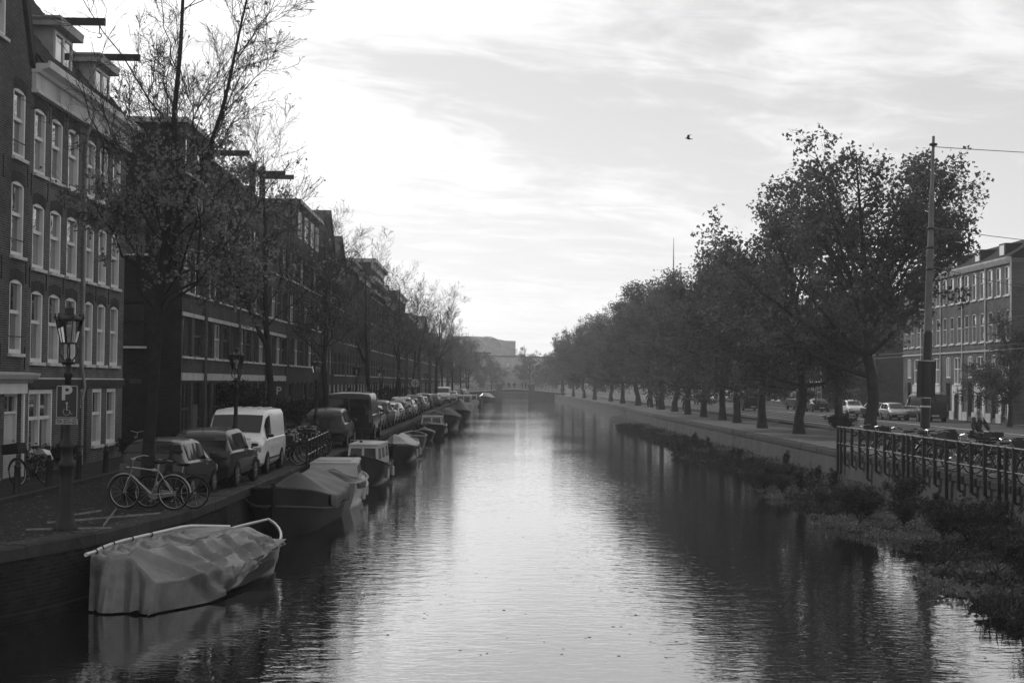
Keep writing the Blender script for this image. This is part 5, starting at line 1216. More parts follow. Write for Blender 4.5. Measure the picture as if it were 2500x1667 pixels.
def tarp(r, hb, sh, Y, t0, t1, m, peak=.3, drape=.3, seed=0, name='tarpaulin', ridge=True, wr=.02):
    rng = np.random.default_rng(seed); nu, nv = 34, 25; P = []
    ph = rng.uniform(0, 6, 8)
    for i in range(nu):
        t = t0 + (t1 - t0) * i / (nu - 1); row = []; e = min(1, min(i, nu - 1 - i) / 5.0)
        for j in range(nv):
            vv = -1.25 + 2.5 * j / (nv - 1); a = abs(vv); s = 1 if vv > 0 else -1; b = hb(t)
            z = sh(t) + .035
            if a <= 1: z += peak * e * ((1 - a) if ridge else (1 - a * a)) + wr * math.sin(7 * a + ph[0] + 9 * t) * e; x = vv * b * 1.02
            else:
                q = (a - 1) / .25; fold = .03 * math.sin(34 * t + ph[1]) + .02 * math.sin(61 * t + ph[2]); x = s * (b * 1.02 + .04 + fold * q); z -= drape * q * (1 + .25 * math.sin(19 * t + ph[3]))
            z += wr * .6 * math.sin(22 * t + 5 * vv + ph[4]) + wr * .5 * math.sin(41 * t - 9 * vv + ph[5])
            row.append((x, Y(t), z))
        P.append(row)
    return MB().grid(P).build(name, m, r, smooth=70)
M_tar = mat('pale_tarpaulin', .085, .38, .5, 1.8, bump=.9, bscale=6, spec=.9); M_tarD = mat('grey_tarpaulin', .075, .5, .2, 1.5, bump=.3, bscale=4); M_hullD = mat('dark_hull', .012, .35, .4, 1.2); M_hullG = mat('grey_green_hull', .018, .6, .3, 1); M_hullW = mat('white_hull', .42, .3, .15, 1.2)
M_alu = mat('aluminium_tube', .55, .35, .1, 5, metal=.5)

# nearest boat, under a loose pale cover
r = thing('covered_dinghy', 'open boat under a loose pale tarpaulin, nearest to the camera', 'boat', (-5.73, 29.3, 0), R_(-12.5))
hb, sh, Y = make_hull(r, 7.1, 2.0, M_hullD, 'round', 'narrow', (.52, .50, 1.0), .25, trim=M_alu, deckdrop=.42)
rng = np.random.default_rng(4); P = []; nu, nv = 110, 96
tri = lambda q: abs((q % 1.0) * 2 - 1)
ties = [(.30, 1.0), (.52, .75), (.70, .55)]           # hem points where the cover is pulled tight
CR = [(.04, .15, .22, 1.6, .16, .22), (.20, .25, .24, 1.62, .13, .20), (.36, .30, .25, 1.6, .17, .20), (.50, .42, .28, 1.5, .12, .16), (.50, .42, .44, 1.35, .13, .18), (.62, .5, .47, 1.3, .12, .16), (.70, .55, .60, 1.2, .10, .14), (.04, .15, .36, .30, .09, .22), (.36, .30, .62, .45, .09, .20), (.62, .45, .76, .2, .07, .2), (.06, -.95, .22, -.1, .06, .15), (.2, -.95, .34, -.05, .06, .15), (.36, -.95, .30, 0, .06, .14), (.5, -.95, .55, .1, .06, .15), (.12, -.4, .5, -.3, -.07, .3), (.3, .6, .52, .75, -.06, .15), (-.02, -.5, -.12, -.7, .10, .16), (-.02, .3, -.12, .5, .12, .2)]
tops = [(.06, -.98), (.20, -.98), (.36, -.98), (.50, -.98), (.62, -.98), (.24, .98), (.46, .98), (.64, .95)]
for i in range(nu):
    u_ = -.17 + .97 * i / (nu - 1); t = max(0.0, u_) * .94; over = max(0.0, -u_) / .17; row = []
    for j in range(nv):
        v_ = -1.06 + 2.75 * j / (nv - 1)      # -1 left gunwale, +1 right gunwale, beyond = hanging side
        b = hb(t); zr = sh(t) + .075; x = max(-1.03, min(1.05, v_)) * b; y = Y(t); ridge = .96 + .06 * math.sin(3.0 * t + .4) - .10 * math.exp(-((t - .33) / .10) ** 2)
        if v_ < .12: w = (min(1.0, max(0, v_ + 1)) / 1.12); z = 1.02 * (1 - w) + ridge * w - .20 * math.sin(math.pi * w) * math.sin(math.pi * min(1, max(0, t - .02) / .72))
        else: w = min(1.0, (v_ - .12) / .88); z = ridge * (1 - w ** 1.25) + zr * w ** 1.25
        e = max(0.0, 1 - v_ * v_)
        for tk, vk in tops:                   # pleats running in from the lashings
            dx, dy = (v_ - vk) * .98, (t - tk) * 7.1; d = math.hypot(dx, dy); th = math.atan2(dy, abs(dx) + .02)
            if d < 1.6: z += .11 * (tri(th * 1.3 + .5) - .5) * math.exp(-d / .55) * min(1, d / .15)
        z += (.018 * math.sin(19 * t + 4.2 * v_) + .012 * math.sin(37 * t - 7 * v_ + 1)) * e
        hang = max(0.0, v_ - 1.0) / .69; side_ = max(0.0, v_ - .12) / 1.57
        full = .95
        if side_ > 0:                         # long creases fanning out from the points where the hem is tied
            f_ = .10 * (tri(1.9 * t + .35 * side_ + .1) - .4) * side_
            for tk, hk in ties:
                dy, dz = (t - tk) * 7.1, (side_ - hk) * 1.3; d = math.hypot(dy, dz); th = math.atan2(dy, -dz + .05)
                f_ += .26 * (tri(th * .95 + .5) - .45) * math.exp(-d / .9) * min(1, d / .2) * min(1, side_ * 3)
            x += f_ * .8; z += f_ * .35 * (1 - hang)
        if hang > 0:
            k_ = 1 if t < .20 else max(.10, 1 - (t - .20) / .45)
            z -= (zr - .02) * k_ * hang; x += .03
        if over > 0:
            q = max(0.0, over - .10) / .90; y -= .09 * min(1, over * 8) + .24 * q * (tri(.62 * v_ + .25) ** 1.5) + .07 * q * tri(2.1 * v_ + .3); z = z * (1 - q) + .03 * q; x *= (1 - .03 * q)
        for (ta, va, tb, vb, A_, w_) in CR:       # sharp creases
            ax_, ay_, bx_, by_ = ta * 7.1, va * .98, tb * 7.1, vb * .98; px_, py_ = t * 7.1 - over * .9, v_ * .98
            L2 = (bx_ - ax_) ** 2 + (by_ - ay_) ** 2; q_ = max(0, min(1, ((px_ - ax_) * (bx_ - ax_) + (py_ - ay_) * (by_ - ay_)) / L2)); d = math.hypot(px_ - ax_ - q_ * (bx_ - ax_), py_ - ay_ - q_ * (by_ - ay_))
            if d < w_: k2 = A_ * (1 - d / w_) * (.35 + .65 * math.sin(math.pi * (.12 + .8 * q_))); z += k2 * (1 - .5 * side_); x += k2 * min(1, side_ * 1.6)
        row.append((x, y, max(z, .03)))
    P.append(row)
MB().grid(P).build('tarpaulin', M_tar, r, smooth=80)
mb = MB(); mb.tube([(-hb(max(t, 0)) * 1.05, Y(t), 1.04 if t < .7 else 1.04 - .14 * (t - .7) / .2) for t in np.linspace(-.035, .88, 18)], .038, 7); mb.build('side_tube', M_alu, r, smooth=60)
for t in (.03, .10, .20, .33, .45): mb = MB(); mb.tube([(-hb(t) * 1.05 + .055 * math.cos(a), Y(t), 1.04 + .055 * math.sin(a)) for a in np.linspace(0, 6.28, 10, endpoint=False)], .012, 4, closed=True); mb.build('lashing', M_tyre, r)
o = MB().tube([(-7.15, 26.1, 1.0), (-7.35, 26.2, 1.1), (-7.6, 26.6, 1.32), (-7.95, 27.2, 1.33)], .012, 5).build('mooring_rope', M_hullG); tag(o, 'thin rope tying the pale covered boat to the quay', 'rope')

# steel barge with a peaked cover
r = thing('steel_barge', 'dark steel barge with a bluff bow and peaked grey cover', 'boat', (-5.45, 42.2, 0), R_(176))
hb, sh, Y = make_hull(r, 7.6, 2.1, M_hullG, 'bluff', 'round', (1.05, .80, 1.32), .3, trim=M_tarD, deck=mat('steel_deck', .09, .6, .3, 3), deckdrop=.05, strake=.62)
tarp(r, hb, lambda t: sh(t) + .03, Y, .12, .66, M_tarD, .62, .34, 3, 'cover')
MB().tube([(0, Y(1) + .02, -.1), (0, Y(1) + .03, .8), (0, Y(1) + .02, 1.45)], [.05, .05, .06], 6).build('stem_post', M_hullD, r)
for x, t in ((-.35, .86), (.35, .86), (-.55, .76), (.55, .76)): MB().lathe([(.05, 0), (.035, .05), (.035, .15), (.06, .18), (.06, .2)], 8, (x, Y(t), sh(t) - .06)).build('bollard', M_hullD, r)
o = MB().tube([(-5.5, 38.6, 1.1), (-5.9, 38.4, .75), (-6.3, 38.3, .9), (-6.75, 38.1, 1.34)], .011, 5).build('mooring_rope', M_tarD); tag(o, 'dark rope from the steel barge bow to the quay', 'rope')

def cabin(r, w0, w1, y0, y1, z0, h, m, wins=3, roofm=None, slope=.35):
    mb = MB(); rg = lambda z, k, s: [(-w0 * k, y0 + s * .3, z), (w0 * k, y0 + s * .3, z), (w1 * k, y1 - s, z), (-w1 * k, y1 - s, z)]
    mb.loft([rg(z0, 1, 0), rg(z0 + h, .88, slope)]); c = mb.build('cabin', m, r)
    rg2 = lambda z, k: [(x * k, y, z) for x, y, _ in rg(z0 + h, .92, slope - .04)]
    MB().loft([rg2(z0 + h + .002, 1.02), rg2(z0 + h + .06, .98)]).build('cabin_roof', roofm or m, r)
    for s in (-1, 1):
        for k in range(wins):
            a = (k + .18) / wins; b = (k + .82) / wins; pt = lambda u, v: (s * ((w0 + (w1 - w0) * u) * (1 - .12 * v) + .006), y0 + (y1 - y0) * u + (-slope * v * u + .3 * slope * v * (1 - u)), z0 + h * v)
            MB().quad(pt(a, .35), pt(b, .35), pt(b, .85), pt(a, .85)).build('side_window', M_blk, c)
    f = lambda x, v: (x * w1 * (1 - .12 * v), y1 - slope * v + .008, z0 + h * v)
    for a, b in ((-.85, -.08), (.08, .85)): MB().quad(f(a, .35), f(b, .35), f(b, .88), f(a, .88)).build('front_window', M_blk, c)
    return c
r = thing('white_cruiser', 'white cabin cruiser moored right behind the steel barge', 'boat', (-5.25, 50.4, 0), R_(2))
hb, sh, Y = make_hull(r, 7.4, 2.15, M_hullW, 'point', 'transom', (.85, .80, 1.0), .3, deck=M_hullW, deckdrop=.04, strake=.75)
cabin(r, .88, .80, -2.2, 1.6, .76, .62, M_hullW, 3)
MB().box(-.55, .55, -1.6, .1, 1.44, 1.50).build('hatch', M_hullW, r); tarp(r, hb, sh, Y, .03, .24, M_tarD, .35, .2, 9, 'cockpit_cover')
r = thing('cabin_boat', 'old cabin boat with a dark upswept bow and pale rounded wheelhouse', 'boat', (-5.0, 59.3, 0), R_(178))
hb, sh, Y = make_hull(r, 7.2, 1.9, M_hullD, 'round', 'round', (.85, .70, 1.30), .3, trim=M_hullG, deck=M_hullG, deckdrop=.04)
cabin(r, .72, .66, -2.4, 1.3, .72, .85, M_hullW, 3, slope=.25); MB().tube([(0.3, -.6, 1.6), (.3, -.6, 1.95)], .06, 8).build('chimney_pipe', M_hullD, r)
MB().tube([(-.55, .8, 1.6), (-.55, .8, 1.78), (.55, .8, 1.78), (.55, .8, 1.6)], .014, 5).build('roof_rail', M_chrome, r)
r = thing('covered_launch', 'dark launch under a pale peaked cover, after the cabin boat', 'boat', (-4.72, 76.6, 0), R_(178))
hb, sh, Y = make_hull(r, 6.4, 1.9, M_hullD, 'round', 'transom', (.85, .75, 1.0), .3, trim=M_hullW); tarp(r, hb, sh, Y, .02, .97, M_tar, .55, .12, 5)
r = thing('white_dinghy', 'small open white dinghy with a sharp bow, after the covered launch', 'boat', (-4.85, 84.5, 0), R_(185)); make_hull(r, 4.4, 1.6, M_hullW, 'point', 'transom', (.75, .7, .95), .2, deckdrop=.4)
r = thing('open_sloop', 'open pale sloop with a straight transom, after the white dinghy', 'boat', (-4.7, 90.8, 0), R_(3)); hb, sh, Y = make_hull(r, 5.6, 1.75, M_tar, 'point', 'transom', (.85, .8, .95), .2, trim=M_hullW, deckdrop=.4); MB().lathe([(.12, 0), (.17, .1), (.17, .25), (.1, .32)], 8, (-.3, -1.5, .6)).build('bundle', M_tar, r, smooth=60)
r = thing('dark_rowboat', 'low dark rowing boat between the pale sloop and the windscreen cruiser', 'boat', (-4.55, 103.0, 0), R_(180)); hb, sh, Y = make_hull(r, 4.6, 1.5, M_hullD, 'round', 'transom', (.6, .5, .75), .2, deckdrop=.3); tarp(r, hb, sh, Y, .1, .8, M_tarD, .35, .1, 12)
r = thing('windscreen_cruiser', 'cruiser with a broad pale windscreen and white side fenders', 'boat', (-4.25, 111.0, 0), R_(178))
hb, sh, Y = make_hull(r, 7.0, 2.1, M_hullG, 'round', 'transom', (.85, .75, 1.05), .3, trim=M_hullW, deck=M_hullG, deckdrop=.04); cabin(r, .85, .85, -1.0, .9, .75, .75, M_hullW, 2, slope=.2); tarp(r, hb, sh, Y, .62, .92, M_tarD, .22, .08, 6, 'foredeck_cover')
MB().tube([(-.9, -.4, .8), (-.8, -.4, 1.75), (0, -.4, 2.0), (.8, -.4, 1.75), (.9, -.4, .8)], .025, 5).build('hoop', M_chrome, r)
r = thing('dark_houseboat', 'large dark covered barge far along the left quay', 'boat', (-3.75, 130, 0), R_(178)); hb, sh, Y = make_hull(r, 11, 2.5, M_hullD, 'bluff', 'round', (1.2, 1.0, 1.3), .3); tarp(r, hb, sh, Y, .04, .9, M_hullG, .75, .25, 7)
r = thing('tented_boat', 'dark boat with a small pointed tent, past the dark covered barge', 'boat', (-2.95, 152, 0), R_(178)); hb, sh, Y = make_hull(r, 9, 2.2, M_hullD, 'bluff', 'transom', (1.2, 1.1, 1.3), .3); tarp(r, hb, sh, Y, .1, .8, M_tarD, 1.3, .2, 8)
r = thing('white_houseboat', 'white houseboat with an upright cabin, far down the left bank', 'boat', (-3.3, 203, 0), R_(180)); hb, sh, Y = make_hull(r, 13, 2.7, M_hullW, 'bluff', 'transom', (.9, .9, 1.1), .3, deck=M_hullW, deckdrop=.04); cabin(r, 1.15, 1.1, -5, 4.2, .9, 1.4, M_hullW, 5, slope=.2)
r = thing('far_cruiser', 'pale far cruiser moored after the white houseboat', 'boat', (-2.6, 240, 0), R_(180)); hb, sh, Y = make_hull(r, 9, 2.5, M_hullW, 'round', 'transom', (1, .9, 1.2), .3, deck=M_hullW, deckdrop=.04); cabin(r, .95, .9, -3, 2, .9, 1.1, M_hullW, 4)
r = thing('far_dark_boat', 'dark far boat before the bridge, on the left', 'boat', (-1.9, 262, 0), R_(180)); hb, sh, Y = make_hull(r, 9, 2.4, M_hullD, 'round', 'transom', (1, .9, 1.2), .3); tarp(r, hb, sh, Y, .1, .9, M_hullG, .8, .2, 8)
r = thing('far_covered_boat', 'farthest boat, under a bright cover beside the bridge', 'boat', (-.2, 312, 0), R_(165)); hb, sh, Y = make_hull(r, 8, 2.4, M_hullD, 'round', 'transom', (1, .9, 1.2), .3); tarp(r, hb, sh, Y, .05, .95, M_tar, .9, .1, 8)
r = thing('corner_boat', 'boat whose curved pale gunwale just enters the lower right corner', 'boat', (9.35, 19.4, 0), R_(20)); make_hull(r, 4.6, 1.7, M_hullD, 'round', 'transom', (.8, .7, .9), .2, trim=M_alu, deckdrop=.3)

o = MB().loft([[(x, y, z) for x in (-.17, .17) for y, z in ((-.75, .60),)] + [(.17, -.45, .78), (-.17, -.45, .78)], [(-.10, -.72, .86), (.10, -.72, .86), (.10, -.40, .92), (-.10, -.40, .92)]]).build('saddle_bag', M_white, bc)
def fenders(r, spots):
    for x, y, z in spots: MB().lathe([(.02, -.22), (.075, -.18), (.08, 0), (.075, .18), (.02, .22)], 8, (x, y, z)).build('fender', M_hullW, r, smooth=50); MB().tube([(x, y, z + .2), (x * .96, y, z + .5)], .008, 4).build('fender_rope', M_tarD, r)
for o_ in list(COL.objects):
    if o_.parent is None and o_.name in ('cabin_boat', 'windscreen_cruiser', 'white_cruiser', 'covered_launch'): fenders(o_, [(s_ * (1.0 if o_.name != 'cabin_boat' else .92), y_, .38) for s_ in (-1, 1) for y_ in (-1.8, .2)])
for k, (x0, y0, z0, x1, y1) in enumerate(((-5.1, 54.0, .95, -6.3, 55.0), (-5.0, 55.8, 1.25, -6.1, 54.4), (-4.75, 73.5, .95, -5.75, 72.2), (-4.85, 82.4, .85, -5.7, 81.3), (-4.3, 107.6, 1.0, -5.45, 106.2))):
    a_, b_ = Vector((x0, y0, z0)), Vector((x1, y1, QZ + .03)); o = MB().tube([a_.lerp(b_, t) - Vector((0, 0, .22 * math.sin(math.pi * t))) for t in np.linspace(0, 1, 7)], .013, 4).build('mooring_rope', M_tar)
    tag(o, ['rope from the white cruiser bow to the quay', 'rope from the dark upswept bow of the cabin boat to the quay', 'rope holding the covered launch to the quay', 'rope holding the small white dinghy to the quay', 'rope holding the windscreen cruiser to the quay'][k], 'rope')
rng = np.random.default_rng(77); yy = 24 + rng.random(5200) ** 1.5 * 70; xx = np.array([QL(y) - .05 - (rng.random() ** 1.6) * 6.4 for y in yy]); C = np.stack([xx, yy, np.full(len(yy), QZ + .012)], 1)
V, F = leaves(C, .085, rng, 'simple'); V = V.reshape(-1, 4, 3); V[:, :, 2] = QZ + .010 + np.abs(V[:, :, 2] - QZ - .012) * .22; o = link('fallen_leaves', fast_mesh('fallen_leaves', V.reshape(-1, 3), F), M_leafL); tag(o, 'dry leaves scattered over the left quay and street', 'leaves', kind='stuff')
yy = 22 + rng.random(420) ** 1.8 * 80; xx = rng.uniform(-4.5, 9, 420); C = np.stack([xx, yy, np.full(420, .008)], 1); V, F = leaves(C, .08, rng, 'simple'); V = V.reshape(-1, 4, 3); V[:, :, 2] = .004 + np.abs(V[:, :, 2]) * .05; o = link('floating_leaves', fast_mesh('floating_leaves', V.reshape(-1, 3), F), M_leafL); tag(o, 'small leaves drifting on the canal surface', 'leaves', kind='stuff')

# ------------------------------------------------------------------ floating plants along the right wall
EDGE = [(20, 8.6), (22.3, 8.9), (26, 9.4), (30.6, 9.3), (34, 11.0), (38, 11.2), (42.4, 9.9), (47, 11.2), (53, 10.6), (60, 11.6), (66, 12.2), (70, 11.9), (76, 12.2), (82.2, 10.9), (90, 12.6), (105, 12.4), (128, 12.2), (140, 13.0), (165, 14.2), (180, 15.6)]
edge = lambda y: interp(y, EDGE) + .25 * math.sin(y * 1.9) + .15 * math.sin(y * 4.3)
mb = MB(); P = []
for y in np.arange(20, 180, .8):
    e = edge(y); w = QR(y) - e; P.append([(e + .25, y, -.1), (e + .35, y, .05), (e + w * .4, y, .14 + .05 * math.sin(y * 2)), (e + w * .75, y, .18), (QR(y) - .05, y, .2)])
mb.grid(P); tag(mb.build('floating_bed', M_soil, smooth=60), kind='structure')
rng = np.random.default_rng(21)
# low pale ground cover spilling over the water edge, in patches
C = []; C2 = []
ys = 20 + (rng.random(60000) ** 1.6) * 120
for y in ys:
    e = edge(y); w = QR(y) - e; q = rng.random() ** 1.5; x = e - .05 + q * w
    dens = .5 + .5 * math.sin(y * .55 + 1.0 + .3 * x) * math.cos(x * .8 + y * .23)
    h = .05 + .30 * rng.random() * (.4 + q) * (.5 + dens)
    pal = (abs(y - 41.5) < 4.5 and q < .55) or (abs(y - 30) < 2.6 and q < .4) or (y < 24.5 and q < .5) or (abs(y - 54) < 2.5 and q < .3)
    (C if (pal and dens > .2) else C2).append((x, y, h if q < .55 else h * .4))
C = np.array(C); C2 = np.array(C2)
o = link('ground_cover', fast_mesh('ground_cover', *leaves(C, .075, rng, 'simple', -.3)), M_leafG); tag(o, 'pale low creeping plants spilling from the floating beds over the water', 'ground cover', kind='stuff')
o = link('reeds', fast_mesh('reeds', *merge([leaves(C2, .10, rng, 'simple', -.4), leaves(C2[(np.sin(C2[:, 1] * .9 + C2[:, 0]) > .1) & (np.arange(len(C2)) % 3 == 0)], .42, rng, 'blade', -1.2)])), M_leafS); tag(o, 'dark reeds and grass blades between the shrubs by the wall', 'reeds', kind='stuff')
def make_shrub(seed, H, W, n, upright=False, lm=None, ls=.075):
    rng = np.random.default_rng(seed); k = 6; ns = 9 if not upright else 5; P1 = np.zeros((ns, k, 3)); s = np.linspace(0, 1, k)[:, None]
    for i in range(ns):
        az = rng.uniform(0, 6.28); sp = W * rng.uniform(.3, 1) * (.35 if upright else 1); P1[i] = s * np.array([math.cos(az) * sp, math.sin(az) * sp, H * rng.uniform(.65, 1.05)]) * np.array([1, 1, 1]); P1[i, :, :2] *= s ** .5
    R1 = np.tile(.018 * (1 - .7 * s[:, 0]), (ns, 1)); P2, R2 = kids(P1, R1, 9, .2, 1, .38, .7, .12, 4, .5, rng); P3, R3 = kids(P2, R2, 5, .2, 1, .5, .7, .1, 3, .6, rng)
    e = np.concatenate([P3[:, -1], P3[:, 1], P2[:, -1]]); C = e[rng.integers(0, len(e), n)] + rng.normal(0, .06 * W, (n, 3)); C[:, 2] = np.maximum(C[:, 2], .05)
    return [('stems', fast_mesh('stems', *merge([tubes(P1, R1, 5), tubes(P2, R2, 4), tubes(P3, np.maximum(R3, .003), 3)])), M_twig), ('foliage', fast_mesh('foliage', *leaves(C, ls, rng, 'simple', -.1)), lm or M_leafS)]
sh = [make_shrub(1, 1.5, 1.0, 3800), make_shrub(2, 1.1, 1.1, 3800), make_shrub(3, 1.9, .6, 2400, True), make_shrub(4, .75, 1.0, 3600, lm=M_leafG, ls=.06)]
wd_ = ['broad dark shrub', 'low rounded shrub', 'tall upright shrub', 'pale low bush']
spots = []
for y in np.arange(23, 128, 2.15):
    e = edge(y); w = QR(y) - e
    for q in ((.22, .62) if y < 48 else (.12, .38) if y < 90 else (.3,)):
        spots.append((e + w * (q + random.uniform(-.10, .14)), y + random.uniform(-.8, .8)))
cnt = [0, 0, 0, 0]; ONES = 'first second third fourth fifth sixth seventh eighth ninth tenth eleventh twelfth thirteenth fourteenth fifteenth sixteenth seventeenth eighteenth nineteenth twentieth'.split(); od = lambda n: ONES[n] if n < 20 else ('twenty-', 'thirty-', 'forty-')[(n - 20) // 10] + ONES[(n - 20) % 10]
for i, (x, y) in enumerate(spots):
    near = (x - edge(y)) / (QR(y) - edge(y)); k = random.choice((0, 0, 1, 2)) if near > .45 else random.choice((1, 0, 1, 0, 2, 3))
    root = thing('shrub', '%s by the right canal wall, %s of its kind from the camera' % (wd_[k], od(cnt[k])), 'shrub', (x, y, .10), random.uniform(0, 6.28), 'shrubs on the floating beds', (random.uniform(.35, .55) if near > .62 else random.uniform(.5, 1.0)) * (.9 if y < 48 else .52)); cnt[k] += 1
    for nm, me, m in sh[k]: tag(link(nm, me, m, root), kind='stuff')
for k, (x, y) in enumerate(tree_tuft_spots):
    root = thing('tuft', ('left', 'right')[k] + ' weedy tuft at the foot of the slim dark tram pole', 'plant', (x, y, QZ), k, None, .8)
    for nm, me, m in sh[1]: tag(link(nm, me, m, root), kind='stuff')
for k, (x, y, s) in enumerate(((-12.7, 41.2, .55), (-12.75, 43.4, .5), (-12.7, 50.4, .45), (-11.9, 70.0, 1.7))):
    root = thing('facade_plant', ['small plant at the foot of the wall, right of the white shopfront', 'small plant under the cross window of the cornice house', 'small plant under the corner house windows', 'big dark bush in front of the banded brick block'][k], 'plant', (x, y, QZ + .1), k, None, s)
    for nm, me, m in sh[0]: tag(link(nm, me, m, root), kind='stuff')
for k, (y, s) in enumerate(((88, 1.5), (103, 1.4), (126, 1.7), (158, 2.0))):
    root = thing('facade_bush', ['first', 'second', 'third', 'fourth'][k] + ' dark bush by the far left house fronts, counting from the brick block', 'plant', (-11.7 + DR(y), y, QZ), k, None, s)
    for nm, me, m in sh[1]: tag(link(nm, me, m, root), kind='stuff')
# a duck half hidden at the plants
r = thing('duck', 'small dark duck floating beside the pale plants at lower right', 'duck', (9.6, 27.6, 0), R_(100))
mb = MB(); mb.loft([[(w * math.cos(a), y, z + h * math.sin(a)) for a in np.linspace(0, 6.283, 10, endpoint=False)] for y, w, h, z in ((-.24, .01, .01, .12), (-.16, .07, .05, .09), (0, .11, .09, .08), (.12, .09, .085, .08), (.19, .05, .06, .11), (.21, .035, .04, .17), (.22, .035, .035, .22), (.27, .035, .035, .25), (.31, .015, .01, .24), (.36, .012, .004, .235))]); mb.build('body', mat('duck_plumage', .04, .7, .4, 12), r, smooth=60)

# ------------------------------------------------------------------ people and a bird
def skin_body(name, verts, edges, rad, m, par, root=0):
    me = bpy.data.meshes.new(name); me.from_pydata(verts, edges, []); o = bpy.data.objects.new(name, me); COL.objects.link(o)
    sk = o.modifiers.new('skin', 'SKIN'); sv = me.skin_vertices[0].data
    for i, r_ in enumerate(rad): sv[i].radius = (r_, r_) if not isinstance(r_, tuple) else r_; sv[i].use_root = i == root
    sk.use_smooth_shade = True; sb = o.modifiers.new('sub', 'SUBSURF'); sb.levels = 1; sb.render_levels = 1
    dg = bpy.context.evaluated_depsgraph_get(); m2 = bpy.data.meshes.new_from_object(o.evaluated_get(dg)); bpy.data.objects.remove(o)
    m2.polygons.foreach_set('use_smooth', np.ones(len(m2.polygons), dtype=bool)); m2.materials.clear(); m2.materials.append(m); return link(name, m2, m, par)
M_skin = mat('skin', .16, .6, .08, 6); M_coat = mat('patterned_coat', .04, .8, .75, 9); M_jean = mat('dark_trousers', .03, .85, .2, 6); M_hair = mat('fair_hair', .38, .5, .35, 18, streak=True); M_coatD = mat('dark_coat', .02, .85, .3, 6)
def rider(name, label, loc, rz, coat, hair, sc=1.0, longhair=False, crate=True, group=None):
    """figure seated upright on a town bicycle, local +y forward"""
    b = make_bike('bicycle', label.replace(label.split(',')[0], 'bicycle ridden by the ' + label.split(',')[0]) if False else 'town bicycle ridden by the ' + label, crate=crate, step=True); b.location = loc; b.rotation_euler = (0, 0, rz); b.scale = (sc,) * 3
    if group: b['group'] = 'ridden bicycles'
    p = thing('person', label, 'person', loc, rz, group, sc)
    v, e, q = [], [], []
    def ad(pt, r_, par=None):
        v.append(pt); q.append(r_); i = len(v) - 1
        if par is not None: e.append((par, i))
        return i
    pel = ad((0, -.24, 1.06), .135); w = ad((0, -.22, 1.22), .125, pel); ch = ad((0, -.18, 1.42), (.16, .125), w); nk0 = ad((0, -.17, 1.54), .085, ch); nk = ad((0, -.15, 1.61), .052, nk0); hd = ad((0, -.13, 1.69), (.072, .085), nk); ht = ad((0, -.14, 1.79), (.070, .085), hd); ad((0, -.145, 1.83), .045, ht)
    for s in (-1, 1):
        shd = ad((s * .17, -.17, 1.50), .075, nk0); el = ad((s * .27, -.06, 1.26), .056, shd); wr = ad((s * .29, .06, 1.12), .036, el); pm = ad((s * .295, .11, 1.09), (.036, .022), wr)
        for k in range(4): f1 = ad((s * (.275 + .016 * k), .155, 1.085), .010, pm); f2 = ad((s * (.275 + .016 * k), .165, 1.055), .009, f1)
        t1 = ad((s * .265, .11, 1.07), .011, pm); ad((s * .262, .14, 1.045), .009, t1)
        hp = ad((s * .10, -.20, 1.02), .105, pel); kn = ad((s * .13, .18, .80 if s > 0 else .66), .07, hp); an = ad((s * .11, .03 if s > 0 else -.10, .48 if s > 0 else .26), .045, kn); ft = ad((s * .11, .12 if s > 0 else .0, .44 if s > 0 else .20), .038, an); ad((s * .11, .19 if s > 0 else .08, .43 if s > 0 else .19), .025, ft)
    skin_body('body', v, e, q, M_skin, p)
    # clothes follow the same skeleton a little larger
    v2, e2, q2 = [], [], []
    def a2(pt, r_, par=None):
        v2.append(pt); q2.append(r_); i = len(v2) - 1
        if par is not None: e2.append((par, i))
        return i
    h0 = a2((0, -.22, .98), (.19, .16)); h1 = a2((0, -.22, 1.14), (.165, .14), h0); h2 = a2((0, -.20, 1.30), (.17, .14), h1); h3 = a2((0, -.18, 1.45), (.17, .13), h2); h4 = a2((0, -.165, 1.545), .085, h3)
    for s in (-1, 1): a = a2((s * .18, -.17, 1.50), .088, h3); c = a2((s * .28, -.06, 1.26), .074, a); a2((s * .292, .05, 1.13), .055, c)
    skin_body('coat', v2, e2, q2, coat, p)
    v2, e2, q2 = [], [], []
    h0 = a2((0, -.22, 1.02), .15)
    for s in (-1, 1): a = a2((s * .10, -.18, 1.0), .118, h0); c = a2((s * .13, .18, .80 if s > 0 else .66), .085, a); a2((s * .11, .035 if s > 0 else -.095, .50 if s > 0 else .28), .06, c)
    skin_body('trousers', v2, e2, q2, M_jean, p)
    v2, e2, q2 = [], [], []
    t = a2((0, -.165, 1.81), (.092, .098)); bk = a2((0, -.20, 1.72), (.082, .06), t); lo = a2((0, -.215, 1.60), (.085, .05), bk)
    if longhair:
        l2 = a2((-.03, -.24, 1.47), (.09, .05), lo); a2((-.05, -.25, 1.36), (.05, .03), l2)
        for s in (-1, 1): m1 = a2((s * .085, -.13, 1.74), (.030, .05), t); m2 = a2((s * .10, -.12, 1.60), (.036, .05), m1); m3 = a2((s * .12, -.09, 1.47), (.036, .035), m2); a2((s * .12, -.07, 1.40), .015, m3)
    skin_body('hair', v2, e2, q2, hair, p)
    mb = MB(); mb.loft([[(w * math.cos(a), -.045 + y, 1.685 + z + w * math.sin(a)) for a in np.linspace(0, 6.28, 6, endpoint=False)] for y, w, z in ((-.02, .016, .0), (.012, .013, -.012), (.02, .006, -.018))]); mb.build('nose', M_skin, p)
